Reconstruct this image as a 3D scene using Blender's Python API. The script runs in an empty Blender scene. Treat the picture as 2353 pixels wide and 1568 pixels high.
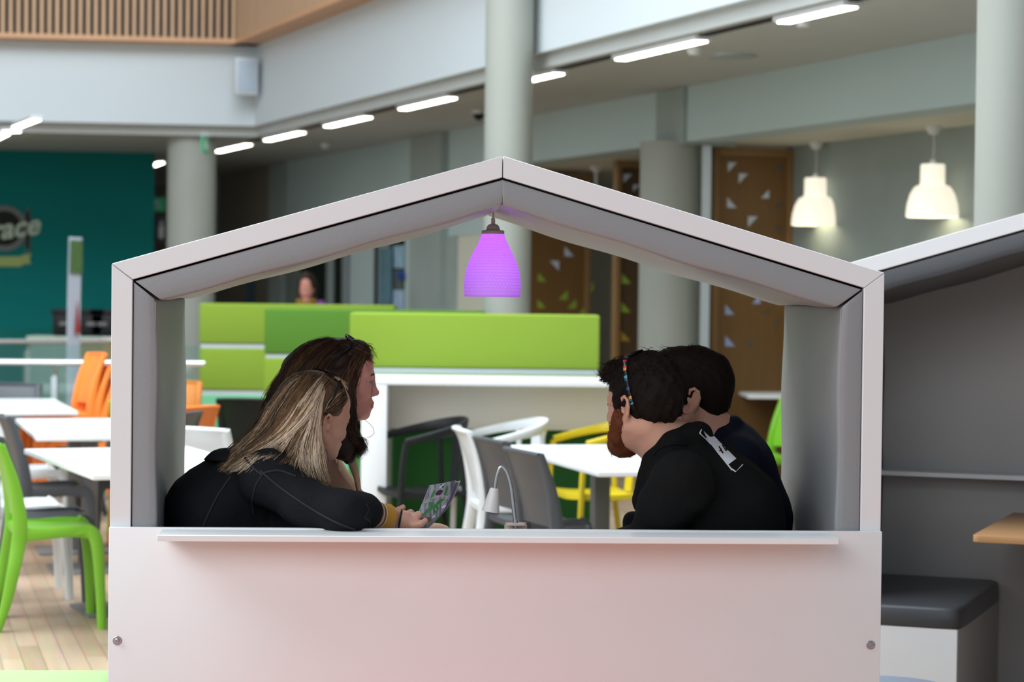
import bpy, bmesh, math, random
import numpy as np
from mathutils import Vector, Matrix
S = bpy.context.scene
COL = S.collection
PI = math.pi
random.seed(7)

# ------------------------------------------------------------------ camera, world, daylight, exposure
FPX, CAMH, PITCH, ROLL = 5300.0, 1.53, 0.0225, 0.0114
cd = bpy.data.cameras.new('camera'); co = bpy.data.objects.new('camera', cd); COL.objects.link(co)
cd.sensor_fit = 'HORIZONTAL'; cd.sensor_width = 36.0; cd.lens = 36.0 * FPX / 2353.0
FW = Vector((0, math.cos(PITCH), -math.sin(PITCH))); UP0 = Vector((0, math.sin(PITCH), math.cos(PITCH)))
RT = Vector((1, 0, 0)) * math.cos(ROLL) + UP0 * math.sin(ROLL)
UP = -Vector((1, 0, 0)) * math.sin(ROLL) + UP0 * math.cos(ROLL)
CAM = Vector((0, 0, CAMH))
co.matrix_world = Matrix(((RT.x, UP.x, -FW.x, 0), (RT.y, UP.y, -FW.y, 0), (RT.z, UP.z, -FW.z, CAMH), (0, 0, 0, 1)))
cd.clip_end = 200; cd.clip_start = .05
cd.dof.use_dof = True; cd.dof.focus_distance = 6.1; cd.dof.aperture_fstop = 4.2
S.camera = co

w = bpy.data.worlds.new('daylight'); S.world = w; w.use_nodes = True
bg = w.node_tree.nodes['Background']; bg.inputs[0].default_value = (0.80, 0.90, 1.0, 1); bg.inputs[1].default_value = 0.34

def area(name, loc, target, sx, sy, power, col):
    d = bpy.data.lights.new(name, 'AREA'); d.shape = 'RECTANGLE'; d.size = sx; d.size_y = sy; d.energy = power; d.color = col
    o = bpy.data.objects.new(name, d); COL.objects.link(o); o.location = loc
    o.rotation_euler = (Vector(target) - Vector(loc)).to_track_quat('-Z', 'Y').to_euler(); return o
area('skylight', (-3.6, 9.5, 9.5), (-3.2, 9.8, 0), 8.0, 26.0, 3900, (0.86, 0.95, 1.0))
area('front_glazing', (-5.0, -5.0, 5.5), (-0.5, 7.0, 1.0), 8.0, 5.0, 430, (0.93, 0.97, 1.0))
S.view_settings.view_transform = 'Standard'; S.view_settings.look = 'None'
S.view_settings.gamma = 1.0; S.view_settings.use_curve_mapping = False
S.view_settings.exposure = 0.35

# ------------------------------------------------------------------ measuring helpers (true places from the view)
def ray(px, py): return FW + RT * ((px - 1176.5) / FPX) - UP * ((py - 784.0) / FPX)
def at_y(px, py, Y): d = ray(px, py); return CAM + d * (Y / d.y)
def at_z(px, py, z): d = ray(px, py); return CAM + d * ((z - CAMH) / d.z)

# ------------------------------------------------------------------ materials
def mat(name, col, rough=.5, metal=0., noise=0., scale=30., bump=0., bscale=60., spec=.5, emit=None, estr=0., stretch=None, trans=0., coat=0., sheen=0.):
    m = bpy.data.materials.new(name); m.use_nodes = True; nt = m.node_tree; b = nt.nodes['Principled BSDF']
    b.inputs['Base Color'].default_value = (*col, 1); b.inputs['Roughness'].default_value = rough; b.inputs['Metallic'].default_value = metal
    b.inputs['Specular IOR Level'].default_value = spec
    if trans: b.inputs['Transmission Weight'].default_value = trans
    if coat: b.inputs['Coat Weight'].default_value = coat
    if sheen: b.inputs['Sheen Weight'].default_value = sheen
    if emit: b.inputs['Emission Color'].default_value = (*emit, 1); b.inputs['Emission Strength'].default_value = estr
    def noise_node(sc):
        t = nt.nodes.new('ShaderNodeTexCoord'); mp = nt.nodes.new('ShaderNodeMapping'); n = nt.nodes.new('ShaderNodeTexNoise')
        if stretch: mp.inputs['Scale'].default_value = stretch
        n.inputs['Scale'].default_value = sc; n.inputs['Detail'].default_value = 4
        nt.links.new(t.outputs['Object'], mp.inputs['Vector']); nt.links.new(mp.outputs[0], n.inputs['Vector']); return n
    if noise:
        n = noise_node(scale); mx = nt.nodes.new('ShaderNodeMixRGB'); mx.blend_type = 'MIX'
        mx.inputs[1].default_value = (*[c * (1 - noise) for c in col], 1); mx.inputs[2].default_value = (*[min(1, c * (1 + noise)) for c in col], 1)
        nt.links.new(n.outputs['Fac'], mx.inputs[0]); nt.links.new(mx.outputs[0], b.inputs['Base Color'])
    if bump:
        n = noise_node(bscale); bp = nt.nodes.new('ShaderNodeBump'); bp.inputs['Strength'].default_value = bump; bp.inputs['Distance'].default_value = .004
        nt.links.new(n.outputs['Fac'], bp.inputs['Height']); nt.links.new(bp.outputs[0], b.inputs['Normal'])
    return m
def srgb(r, g, b):
    f = lambda c: (c / 255 / 12.92) if c <= 10 else ((c / 255 + .055) / 1.055) ** 2.4
    return (f(r), f(g), f(b))
M = {}
M['laminate'] = mat('white_laminate', (.74, .735, .75), .42, noise=.012, scale=9)
M['edge'] = mat('white_edge_band', (.78, .79, .80), .3)
M['pad'] = mat('grey_leatherette', (.25, .255, .265), .42, bump=.12, bscale=220, noise=.03, scale=14)
M['pad_dark'] = mat('charcoal_leatherette', (.055, .057, .065), .38, bump=.12, bscale=220, noise=.03, scale=14)
M['stitch'] = mat('grey_stitching', (.30, .31, .31), .6)
M['gap'] = mat('black_core_board', (.012, .01, .014), .8)
M['screw'] = mat('screw_steel', (.42, .38, .42), .28, metal=1.)
M['chrome'] = mat('brushed_steel', (.62, .64, .66), .25, metal=1.)
M['white_paint'] = mat('white_wall_paint', (.68, .72, .735), .75, noise=.015, scale=2)
M['fascia'] = mat('white_gallery_plaster', (.60, .655, .685), .7, noise=.02, scale=1.2)
M['soffit'] = mat('pale_ceiling_planks', (.46, .475, .465), .6, noise=.06, scale=3, stretch=(1, 1, 1))
M['beam'] = mat('pale_blue_beam_paint', (.45, .56, .57), .7, noise=.02, scale=1.5)
M['cream'] = mat('cream_ceiling', (.62, .62, .52), .7)
M['concrete'] = mat('grey_concrete', (.30, .355, .34), .8, noise=.16, scale=2.2, bump=.2, bscale=30)
M['column'] = mat('pale_concrete_column', (.325, .34, .305), .62, noise=.10, scale=3.0, stretch=(1, 1, .35))
M['teal'] = mat('teal_wall_paint', (.005, .175, .168), .85, spec=.15, noise=.05, scale=.8)
M['slat'] = mat('oak_slat', (.52, .33, .20), .55, noise=.22, scale=6, stretch=(4, 4, .4))
M['slat_trim'] = mat('orange_oak_trim', (.62, .34, .18), .5, noise=.1, scale=5)
M['black'] = mat('black_backing', (.012, .014, .012), .8)
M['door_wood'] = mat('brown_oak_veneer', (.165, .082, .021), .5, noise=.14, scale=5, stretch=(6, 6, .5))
M['door_frame'] = mat('oak_frame', (.25, .14, .05), .5, noise=.12, scale=5, stretch=(6, 6, .5))
M['glass'] = mat('clear_glass', (.75, .93, .88), .03, trans=1., spec=.5)
M['glass_dark'] = mat('dark_glazing', (.012, .022, .016), .08)
M['alu'] = mat('pale_aluminium', (.50, .56, .58), .4, metal=.6)
M['rail'] = mat('polished_handrail', (.80, .78, .80), .22, metal=.7)
M['tabletop'] = mat('white_table_laminate', (.80, .82, .84), .3)
M['chair_green'] = mat('lime_green_plastic', srgb(118, 180, 42), .38)
M['chair_grey'] = mat('charcoal_plastic', (.062, .068, .078), .42)
M['chair_black'] = mat('black_plastic', (.010, .011, .012), .5, spec=.3)
M['chair_white'] = mat('white_plastic', (.72, .74, .75), .35)
M['chair_orange'] = mat('orange_plastic', (.92, .23, .035), .4)
M['chair_yellow'] = mat('yellow_plastic', (.72, .56, .02), .4)
M['steel_grey'] = mat('grey_powder_coat', (.17, .165, .165), .5)
M['spacer'] = mat('grey_white_spacer', (.47, .50, .52), .5)
M['lime'] = mat('lime_felt', (.205, .305, .036), .95, noise=.04, scale=300, spec=.15)
M['grass'] = mat('grass_green_felt', (.085, .20, .028), .95, noise=.05, scale=300, spec=.15)
M['teal_felt'] = mat('sea_green_felt', (.14, .42, .23), .9, noise=.05, scale=300, sheen=.2)
M['dark_green'] = mat('bottle_green_felt', (.028, .155, .035), .9, noise=.05, scale=200)
M['beige'] = mat('warm_grey_panel', (.80, .77, .70), .6)
M['strip'] = mat('light_diffuser', (.9, .9, .85), .5, emit=(1, .97, .85), estr=9.)
M['housing'] = mat('white_housing', (.7, .72, .74), .4)
M['shade_glow'] = mat('opal_glass_shade', (.9, .88, .80), .3, emit=(1, .90, .72), estr=.62)
M['beech'] = mat('beech_table', (.47, .25, .11), .4, noise=.12, scale=6, stretch=(.6, 8, 8))
M['beech_edge'] = mat('beech_edge', (.58, .36, .18), .4)
M['pouffe_green'] = mat('pale_green_leatherette', (.34, .56, .21), .5, spec=.3)
M['pouffe_grey'] = mat('blue_grey_leatherette', (.22, .26, .33), .45)
M['red'] = mat('bounce_carpet_red', (.78, .12, .055), .95, noise=.1, scale=200)
# oak plank floor
def floor_mat():
    m = bpy.data.materials.new('oak_planks'); m.use_nodes = True; nt = m.node_tree; b = nt.nodes['Principled BSDF']
    t = nt.nodes.new('ShaderNodeTexCoord'); mp = nt.nodes.new('ShaderNodeMapping'); mp.inputs['Rotation'].default_value = (0, 0, math.radians(-105))
    br = nt.nodes.new('ShaderNodeTexBrick'); br.inputs['Scale'].default_value = 1.0
    br.inputs['Brick Width'].default_value = .9; br.inputs['Row Height'].default_value = .085; br.inputs['Mortar Size'].default_value = .0015
    br.inputs['Color1'].default_value = (.55, .40, .28, 1); br.inputs['Color2'].default_value = (.43, .30, .20, 1); br.inputs['Mortar'].default_value = (.22, .14, .09, 1)
    br.inputs['Bias'].default_value = .0; br.offset = .37
    n = nt.nodes.new('ShaderNodeTexNoise'); n.inputs['Scale'].default_value = 14; mp2 = nt.nodes.new('ShaderNodeMapping'); mp2.inputs['Scale'].default_value = (.15, 2.5, 1)
    mx = nt.nodes.new('ShaderNodeMixRGB'); mx.blend_type = 'MULTIPLY'; mx.inputs[0].default_value = .35
    nt.links.new(t.outputs['Object'], mp.inputs[0]); nt.links.new(mp.outputs[0], br.inputs['Vector'])
    nt.links.new(mp.outputs[0], mp2.inputs[0]); nt.links.new(mp2.outputs[0], n.inputs['Vector'])
    nt.links.new(br.outputs['Color'], mx.inputs[1]); nt.links.new(n.outputs['Color'], mx.inputs[2]); nt.links.new(mx.outputs[0], b.inputs['Base Color'])
    b.inputs['Roughness'].default_value = .42; return m
M['floor'] = floor_mat()

# ------------------------------------------------------------------ mesh helpers
class MB:
    def __init__(s): s.v = []; s.f = []; s.m = []
    def add(s, vs, fs, m=0):
        k = len(s.v); s.v += [tuple(v) for v in vs]; s.f += [[i + k for i in f] for f in fs]; s.m += [m] * len(fs); return s
    def box(s, x0, x1, y0, y1, z0, z1, m=0):
        vs = [(x, y, z) for z in (z0, z1) for y in (y0, y1) for x in (x0, x1)]
        return s.add(vs, [(0, 2, 3, 1), (4, 5, 7, 6), (0, 1, 5, 4), (2, 6, 7, 3), (0, 4, 6, 2), (1, 3, 7, 5)], m)
    def prism(s, poly, f0, f1, m=0):          # f0/f1 map a 2-D point to 3-D at each end
        n = len(poly); vs = [f0(*p) for p in poly] + [f1(*p) for p in poly]
        return s.add(vs, [list(range(n))[::-1], list(range(n, 2 * n))] + [(i, (i + 1) % n, n + (i + 1) % n, n + i) for i in range(n)], m)
    def xz(s, poly, y0, y1, m=0): return s.prism(poly, lambda x, z: (x, y0, z), lambda x, z: (x, y1, z), m)
    def xy(s, poly, z0, z1, m=0): return s.prism(poly, lambda x, y: (x, y, z0), lambda x, y: (x, y, z1), m)
    def lathe(s, prof, n=32, c=(0, 0, 0), m=0, axis='z', cap=True):
        c = Vector(c); vs = []; fs = []
        for r, h in prof:
            for k in range(n):
                a = 2 * PI * k / n; x, y = r * math.cos(a), r * math.sin(a)
                vs.append(c + (Vector((x, y, h)) if axis == 'z' else Vector((x, -h, y)) if axis == 'y' else Vector((h, x, y))))
        for j in range(len(prof) - 1):
            for k in range(n): fs.append((j * n + k, j * n + (k + 1) % n, (j + 1) * n + (k + 1) % n, (j + 1) * n + k))
        if cap: fs += [tuple(range(n))[::-1], tuple((len(prof) - 1) * n + k for k in range(n))]
        return s.add(vs, fs, m)
    def sweep(s, path, w, h, n=8, up=(0, 1, 0), m=0, power=3.2, closed=False):     # superellipse section: w along 'up', h across
        P = [Vector(p) for p in path]; N = len(P); up = Vector(up); vs = []; fs = []
        W = w if hasattr(w, '__len__') else [w] * N; Hh = h if hasattr(h, '__len__') else [h] * N
        for i, p in enumerate(P):
            t = (P[min(i + 1, N - 1)] - P[max(i - 1, 0)]).normalized()
            if closed: t = (P[(i + 1) % N] - P[i - 1]).normalized()
            a = up - t * up.dot(t)
            if a.length < 1e-4: a = t.orthogonal()
            a.normalize(); b = t.cross(a)
            for k in range(n):
                q = 2 * PI * (k + .5) / n; cx, sx = math.cos(q), math.sin(q)
                e = 2 / power; X = math.copysign(abs(cx) ** e, cx); Y = math.copysign(abs(sx) ** e, sx)
                vs.append(p + a * X * W[i] / 2 + b * Y * Hh[i] / 2)
        for j in range(N if closed else N - 1):
            j2 = (j + 1) % N
            for k in range(n): fs.append((j * n + k, j * n + (k + 1) % n, j2 * n + (k + 1) % n, j2 * n + k))
        if not closed: fs += [tuple(range(n))[::-1], tuple((N - 1) * n + k for k in range(n))]
        return s.add(vs, fs, m)
    def tube(s, path, r, n=10, m=0, closed=False):
        d = [2 * x for x in r] if hasattr(r, '__len__') else 2 * r
        return s.sweep(path, d, d, n, up=(.13, .31, .94), m=m, power=2, closed=closed)
    def grid(s, fn, nu, nv, m=0):
        vs = [fn(i / nu, j / nv) for j in range(nv + 1) for i in range(nu + 1)]; k = nu + 1
        return s.add(vs, [(j * k + i, j * k + i + 1, (j + 1) * k + i + 1, (j + 1) * k + i) for j in range(nv) for i in range(nu)], m)
    def move(s, M4, k0=0):
        for i in range(k0, len(s.v)): s.v[i] = tuple(M4 @ Vector(s.v[i]))
        return s
    def build(s, name, mats, parent=None, smooth=False, bevel=0., seg=2, solid=0., xf=None, angle=40, recalc=True, kind=None):
        me = bpy.data.meshes.new(name); me.from_pydata(s.v if xf is None else [tuple(xf @ Vector(v)) for v in s.v], [], s.f)
        mats = mats if isinstance(mats, (list, tuple)) else [mats]
        for q in mats: me.materials.append(q)
        me.polygons.foreach_set('material_index', s.m)
        bm = bmesh.new(); bm.from_mesh(me)
        if recalc: bmesh.ops.recalc_face_normals(bm, faces=bm.faces)
        if solid: bmesh.ops.solidify(bm, geom=bm.faces[:], thickness=solid)
        if bevel:
            bm.normal_update()
            es = [e for e in bm.edges if len(e.link_faces) == 2 and e.calc_face_angle(0) > .5]
            bmesh.ops.bevel(bm, geom=es, offset=bevel, segments=seg, affect='EDGES', profile=.5, clamp_overlap=True)
        bm.to_mesh(me); bm.free()
        if smooth or bevel:
            me.polygons.foreach_set('use_smooth', [True] * len(me.polygons))
            me.set_sharp_from_angle(angle=math.radians(angle))
        o = bpy.data.objects.new(name, me); COL.objects.link(o)
        if parent: o.parent = parent
        if kind: o['kind'] = kind
        return o
def thing(name, label, cat, loc=(0, 0, 0), rz=0., group=None):
    o = bpy.data.objects.new(name, None); COL.objects.link(o); o.location = loc; o.rotation_euler = (0, 0, rz); o.empty_display_size = .1
    o['label'] = label; o['category'] = cat
    if group: o['group'] = group
    return o
def tag(o, label, cat, group=None):
    o['label'] = label; o['category'] = cat
    if group: o['group'] = group
    return o
def dup(root, loc, rz, label=None, group=None):
    r = root.copy(); COL.objects.link(r); r.location = loc; r.rotation_euler = (0, 0, rz)
    if label: r['label'] = label
    if group: r['group'] = group
    for ch in list(root.children):
        c = ch.copy(); COL.objects.link(c); c.parent = r
        for g in list(ch.children):
            d = g.copy(); COL.objects.link(d); d.parent = c
    return r
def text_mesh(name, body, size, M4, material, parent=None, shear=0., depth=.002, bold=0., align='CENTER'):
    c = bpy.data.curves.new(name, 'FONT'); c.body = body; c.size = size; c.align_x = align; c.align_y = 'CENTER'; c.extrude = depth; c.shear = shear; c.offset = bold
    o = bpy.data.objects.new(name, c); COL.objects.link(o)
    dg = bpy.context.evaluated_depsgraph_get(); me = bpy.data.meshes.new_from_object(o.evaluated_get(dg))
    bpy.data.objects.remove(o); me.transform(M4); me.materials.clear(); me.materials.append(material); me.name = name
    q = bpy.data.objects.new(name, me); COL.objects.link(q)
    if parent: q.parent = parent
    return q
def smooth_path(pts, n=6):            # Catmull-Rom
    P = [Vector(p) for p in pts]; out = []
    for i in range(len(P) - 1):
        p0, p1, p2, p3 = P[max(i - 1, 0)], P[i], P[i + 1], P[min(i + 2, len(P) - 1)]
        for k in range(n):
            t = k / n; out.append(.5 * ((2 * p1) + (p2 - p0) * t + (2 * p0 - 5 * p1 + 4 * p2 - p3) * t * t + (3 * p1 - p0 - 3 * p2 + p3) * t ** 3))
    return out + [P[-1]]
# ================================================================== THE SETTING
C0 = Vector((-2.71, 24.1, 0)); AV = math.radians(110.3)
VV = Vector((math.cos(AV), math.sin(AV), 0)); UU = Vector((math.sin(AV), -math.cos(AV), 0))
def R(u, v, z): p = C0 + UU * u + VV * v; return Vector((p.x, p.y, z))
def room_box(mb, u0, u1, v0, v1, z0, z1, m=0):
    k = len(mb.v); mb.box(u0, u1, v0, v1, z0, z1, m)
    for i in range(k, len(mb.v)): mb.v[i] = tuple(R(*mb.v[i]))
    return mb
def to_uv(p): d = Vector((p.x, p.y, 0)) - C0; return d.dot(UU), d.dot(VV)
ZC = 3.10
LDIR = Vector((-math.cos(math.radians(8)), -math.sin(math.radians(8)), 0)); LN = Vector((LDIR.y, -LDIR.x, 0))   # left gallery edge, normal away
if LN.y < 0: LN = -LN
def L(a, b, z): p = C0 + LDIR * a + LN * b; return Vector((p.x, p.y, z))

MB().box(-16, 12, 1.0, 42, -.06, 0).build('floor', M['floor'], kind='structure')
# planked gallery ceiling, one piece round the corner
cl = MB()
poly = [R(.06, -23, 0), R(.06, .12, 0), L(9, .3, 0), L(9, 14, 0), R(4, 14, 0), R(6, -23, 0)]
cl.xy([(p.x, p.y) for p in poly], ZC, ZC + .10)
def plank_mat():
    m = M['soffit']; nt = m.node_tree; b = nt.nodes['Principled BSDF']
    t = nt.nodes.new('ShaderNodeTexCoord'); mp = nt.nodes.new('ShaderNodeMapping'); mp.inputs['Rotation'].default_value = (0, 0, math.radians(-20.3))
    wv = nt.nodes.new('ShaderNodeTexWave'); wv.inputs['Scale'].default_value = 1.6; wv.inputs['Distortion'].default_value = 0; wv.wave_profile = 'SAW'
    bp = nt.nodes.new('ShaderNodeBump'); bp.inputs['Strength'].default_value = .5; bp.inputs['Distance'].default_value = .01
    nt.links.new(t.outputs['Object'], mp.inputs[0]); nt.links.new(mp.outputs[0], wv.inputs['Vector']); nt.links.new(wv.outputs['Fac'], bp.inputs['Height']); nt.links.new(bp.outputs[0], b.inputs['Normal'])
plank_mat()
cl.build('ceiling', M['soffit'], kind='structure')
ZF0, ZF1 = 3.2, 4.03
room_box(MB(), 0, .3, -23, .0, ZF0, ZF1).build('wall_gallery_right', M['fascia'], kind='structure')
mb = MB(); mb.xy([tuple(p.xy) for p in (L(0, 0, 0), L(10, 0, 0), L(10, .3, 0), R(.3, .3, 0), R(.3, 0, 0))], ZF0, ZF1); mb.build('wall_gallery_left', M['fascia'], kind='structure')
# upper floor that keeps the sky off the gallery
mb = MB(); pl = [R(.05, -23, 0), R(.05, .05, 0), L(9, .05, 0), L(9, 14, 0), R(4, 14, 0), R(6, -23, 0)]
mb.xy([tuple(p.xy) for p in pl], ZF1 - .3, ZF1 - .02); mb.build('ceiling_upper_slab', M['white_paint'], kind='structure')
# slatted oak balustrades above the gallery edge
def balustrade(name, fn, length, pitch, sw, z1, back=True):
    b = MB(); n = int(length / pitch)
    def bx(a0, a1, b0, b1, z0, z1, m):
        vs = [fn(a, bb, z) for z in (z0, z1) for bb in (b0, b1) for a in (a0, a1)]
        b.add(vs, [(0, 2, 3, 1), (4, 5, 7, 6), (0, 1, 5, 4), (2, 6, 7, 3), (0, 4, 6, 2), (1, 3, 7, 5)], m)
    bx(-.05, length, -.26, .10, ZF1, ZF1 + .045, 1)
    bx(.1, length, .03, .05, ZF1 + .045, z1, 2)
    for i in range(n): bx(i * pitch + .06, i * pitch + .06 + sw, -.25, -.215, ZF1 + .045, z1, 0)
    return b.build(name, [M['slat'], M['slat_trim'], M['black']], kind='structure')
balustrade('wall_balustrade_left', L, 8.2, .0775, .038, 5.1)
balustrade('wall_balustrade_right', lambda a, b, z: R(b, -a, z), 20, .0775, .05, 5.3)
# pale return strip and dark light track below the gallery edge
room_box(MB(), .13, .19, -21, 1.6, ZC - .012, ZC - .0005).build('trim_1', M['gap'], kind='structure')
# beam along the inner edge, then the tall inner wall
room_box(MB(), 1.58, 1.86, -20, -2.9, 2.68, ZC).build('beam', M['beam'], kind='structure')
room_box(MB(), 1.58, 1.86, -2.9, 10, 2.05, ZC).build('wall_inner_upper', M['beam'], kind='structure')
M['wall_teal_grey'] = mat('grey_green_wall', (.20, .235, .215), .75, noise=.05, scale=1)
room_box(MB(), 1.862, 7.5, -20, 6, 2.69, 2.78).build('ceiling_inner_bay', M['cream'], kind='structure')
# concrete wall behind the pendants
room_box(MB(), 2.62, 2.85, -20, -7.0, 0, 2.69).build('wall_right', M['concrete'], kind='structure')
# columns
def column(name, c, r, z0, z1): MB().lathe([(r, z0), (r, z1)], 48, (c.x, c.y, 0)).build(name, M['column'], smooth=True, kind='structure')
column('column', at_y(1165, 600, 16.3), .169, 0, 6)
column('column', at_y(2326, 600, 10.2), .17, 0, 6)
cL = at_z(441, 316, ZC); column('column', cL, .255, 0, ZC)
cM = R(1.74, -7.05, 0); cM = at_y(1537, 600, 18.05)
column('column', cM, .235, 0, 2.69)
uM, vM = to_uv(cM)
room_box(MB(), 1.55, 2.0, vM - .32, vM + .20, 2.66, ZC - .002).build('column_capital', M['concrete'], kind='structure')
# teal wall, grey end walls
tA, tB = at_z(0, 345, ZC), at_z(355, 352, ZC); td = (tB - tA).normalized(); tn = Vector((-td.y, td.x, 0))
pA = tA - td * 5
mb = MB(); mb.xy([tuple(p.xy) for p in (pA, tB, tB + tn * .25, pA + tn * .25)], 0, ZC); mb.build('wall_teal', M['teal'], kind='structure')
M['corridor'] = mat('dim_corridor_paint', (.21, .195, .15), .8)
MB().box(-12, 3.5, 36.0, 36.2, 0, ZC).build('wall_corridor', M['corridor'], kind='structure')
MB().box(-16, -15.8, 1, 42, 0, 5).build('wall_left', M['white_paint'], kind='structure')
MB().box(8.0, 8.2, 1, 42, 0, 9).build('wall_far_right', M['white_paint'], kind='structure')

# strip lights in the gallery ceiling
STRIPS = [((500, 342), (572, 325), 'pale strip light beside the top of the left round column, farthest of the row'),
          ((614, 318), (694, 294), 'ceiling strip light second in the row from the left round column'),
          ((753, 281), (847, 259), 'ceiling strip light third in the row from the left round column'),
          ((925, 242), (1041, 211), 'ceiling strip light just left of the tall middle column'),
          ((1150, 182), (1287, 152), 'ceiling strip light cut by the right edge of the middle column'),
          ((1424, 120), (1616, 75), 'long ceiling strip light above the square column head'),
          ((1797, 31), (1960, -8), 'ceiling strip light nearest the top right corner of the photo')]
for a, b, lab in STRIPS:
    on = lambda px, py: to_uv(CAM + ray(px, py) * ((UU.dot(C0) + .16 - UU.dot(CAM)) / UU.dot(ray(px, py))))[1]
    va, vb = on(*a), on(*b); p = R(.16, (va + vb) / 2, ZC - .001)
    t = thing('strip_light', lab, 'ceiling light', p, AV, 'strip lights along the gallery ceiling')
    hl = abs(va - vb) / 2
    MB().box(-hl, hl, -.06, .06, -.035, 0).build('housing', M['housing'], t, bevel=.004)
    MB().box(-hl + .02, hl - .02, -.042, .042, -.044, -.0352).build('diffuser', M['strip'], t, bevel=.004)
for a, b, lab in [((37, 291), (84, 273), 'strip light under the left gallery, right one of the bright pair'), ((8, 301), (46, 300), 'short strip light under the left gallery lying crosswise'),
                  ((-30, 328), (14, 306), 'strip light under the left gallery cut by the left edge of the photo'), ((351, 380), (371, 372), 'small ceiling light beyond the right edge of the teal wall')]:
    A, B = at_z(*a, ZC - .03), at_z(*b, ZC - .03); d = B - A
    t = thing('strip_light', lab, 'ceiling light', ((A.x + B.x) / 2, (A.y + B.y) / 2, ZC - .001), math.atan2(d.y, d.x), 'strip lights under the left gallery')
    hl = d.length / 2
    MB().box(-hl, hl, -.055, .055, -.035, 0).build('housing', M['housing'], t, bevel=.004)
    MB().box(-hl + .02, hl - .02, -.04, .04, -.044, -.0352).build('diffuser', M['strip'], t, bevel=.004)
# loudspeaker on the left gallery front
q = at_y(568, 190, 23.95)
t = thing('wall_speaker', 'pale grey loudspeaker box on the white gallery front by the inner corner', 'speaker', (q.x, q.y - .14, 3.50), math.radians(14))
MB().box(-.115, .115, -.10, .10, -.005, .37).build('cabinet', M['housing'], t, bevel=.012)
MB().box(-.10, .10, -.108, -.1005, .015, .35).build('grille', mat('speaker_grille', (.45, .53, .62), .6, bump=.4, bscale=400), t, bevel=.003)
MB().box(-.03, .03, .10, .17, .12, .24).build('bracket', M['housing'], t)
# exit signs, small ceiling fittings
def exit_sign(lab, p, rz):
    t = thing('exit_sign', lab, 'sign', p, rz, 'green exit signs')
    MB().box(-.17, .17, -.012, .012, -.22, -.05).build('plate', mat('green_sign', (.03, .35, .16), .4, emit=(.05, .5, .25), estr=.06), t)
    b = MB(); b.xz([(-.05, -.19), (-.02, -.19), (.0, -.13), (.05, -.19), (.07, -.18), (.02, -.10), (.03, -.08), (-.03, -.08), (-.06, -.12), (-.02, -.12)], -.0145, -.0125)
    b.build('running_figure', M['edge'], t)
    MB().box(-.13, -.12, -.004, .004, -.06, .0).build('hanger', M['alu'], t); MB().box(.12, .13, -.004, .004, -.06, 0).build('hanger', M['alu'], t)
p = at_z(441, 288, ZC); exit_sign('green hanging exit sign in front of the left round column', (p.x, cL.y - .9, ZC - .001), math.radians(88))
p = at_y(360, 412, 28.2); exit_sign('small green exit sign beyond the edge of the teal wall', (p.x, 28.2, ZC - .45), math.radians(60))
MB()  # restroom sign
p = at_y(370, 529, 28.0)
t = thing('restroom_sign', 'navy sign with a white figure at the edge of the teal wall', 'sign', (p.x, 28.0, p.z - .13), math.radians(10))
MB().box(-.10, .12, -.01, .01, -.01, .29).build('panel', mat('navy_sign', (.012, .012, .05), .4), t)
MB().lathe([(.0, .24), (.022, .23), (.022, .2), (.0, .19)], 12, (0, -.02, 0)).box(-.03, .03, -.016, -.011, .03, .185).build('figure', M['edge'], t)
for px, py, lab in [(1683, 127, 'round ceiling vent set in the planked ceiling right of the long strip light')]:
    p = at_z(px, py, ZC); t = thing('ceiling_vent', lab, 'ceiling vent', (p.x, p.y, ZC))
    MB().lathe([(.16, -.001), (.16, -.012), (.12, -.02), (.0, -.012)], 32).build('disc', M['alu'], t, smooth=True)
for px, py, lab in [(748, 330, 'small smoke detector on the dark ceiling left of the middle column'), (1596, 108, 'small sprinkler head below the long strip light'), (1846, 42, 'small sprinkler head below the last strip light')]:
    p = at_z(px, py, ZC); t = thing('ceiling_detector', lab, 'detector', (p.x, p.y, ZC), 0, 'small fittings on the gallery ceiling')
    MB().lathe([(.05, -.001), (.05, -.02), (.035, -.05), (0.001, -.055)], 24).build('body', M['housing'], t, smooth=True)
p = at_z(1100, 254, ZC); t = thing('camera_dome', 'dark camera fitting on the ceiling left of the middle column', 'security camera', (p.x, p.y, ZC))
MB().lathe([(.06, -.001), (.06, -.03), (.001, -.03)], 24).build('mount', M['housing'], t, smooth=True)
MB().lathe([(.05, -.03), (.045, -.06), (.02, -.085), (.001, -.09)], 24).build('dome', M['chair_black'], t, smooth=True)

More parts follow.
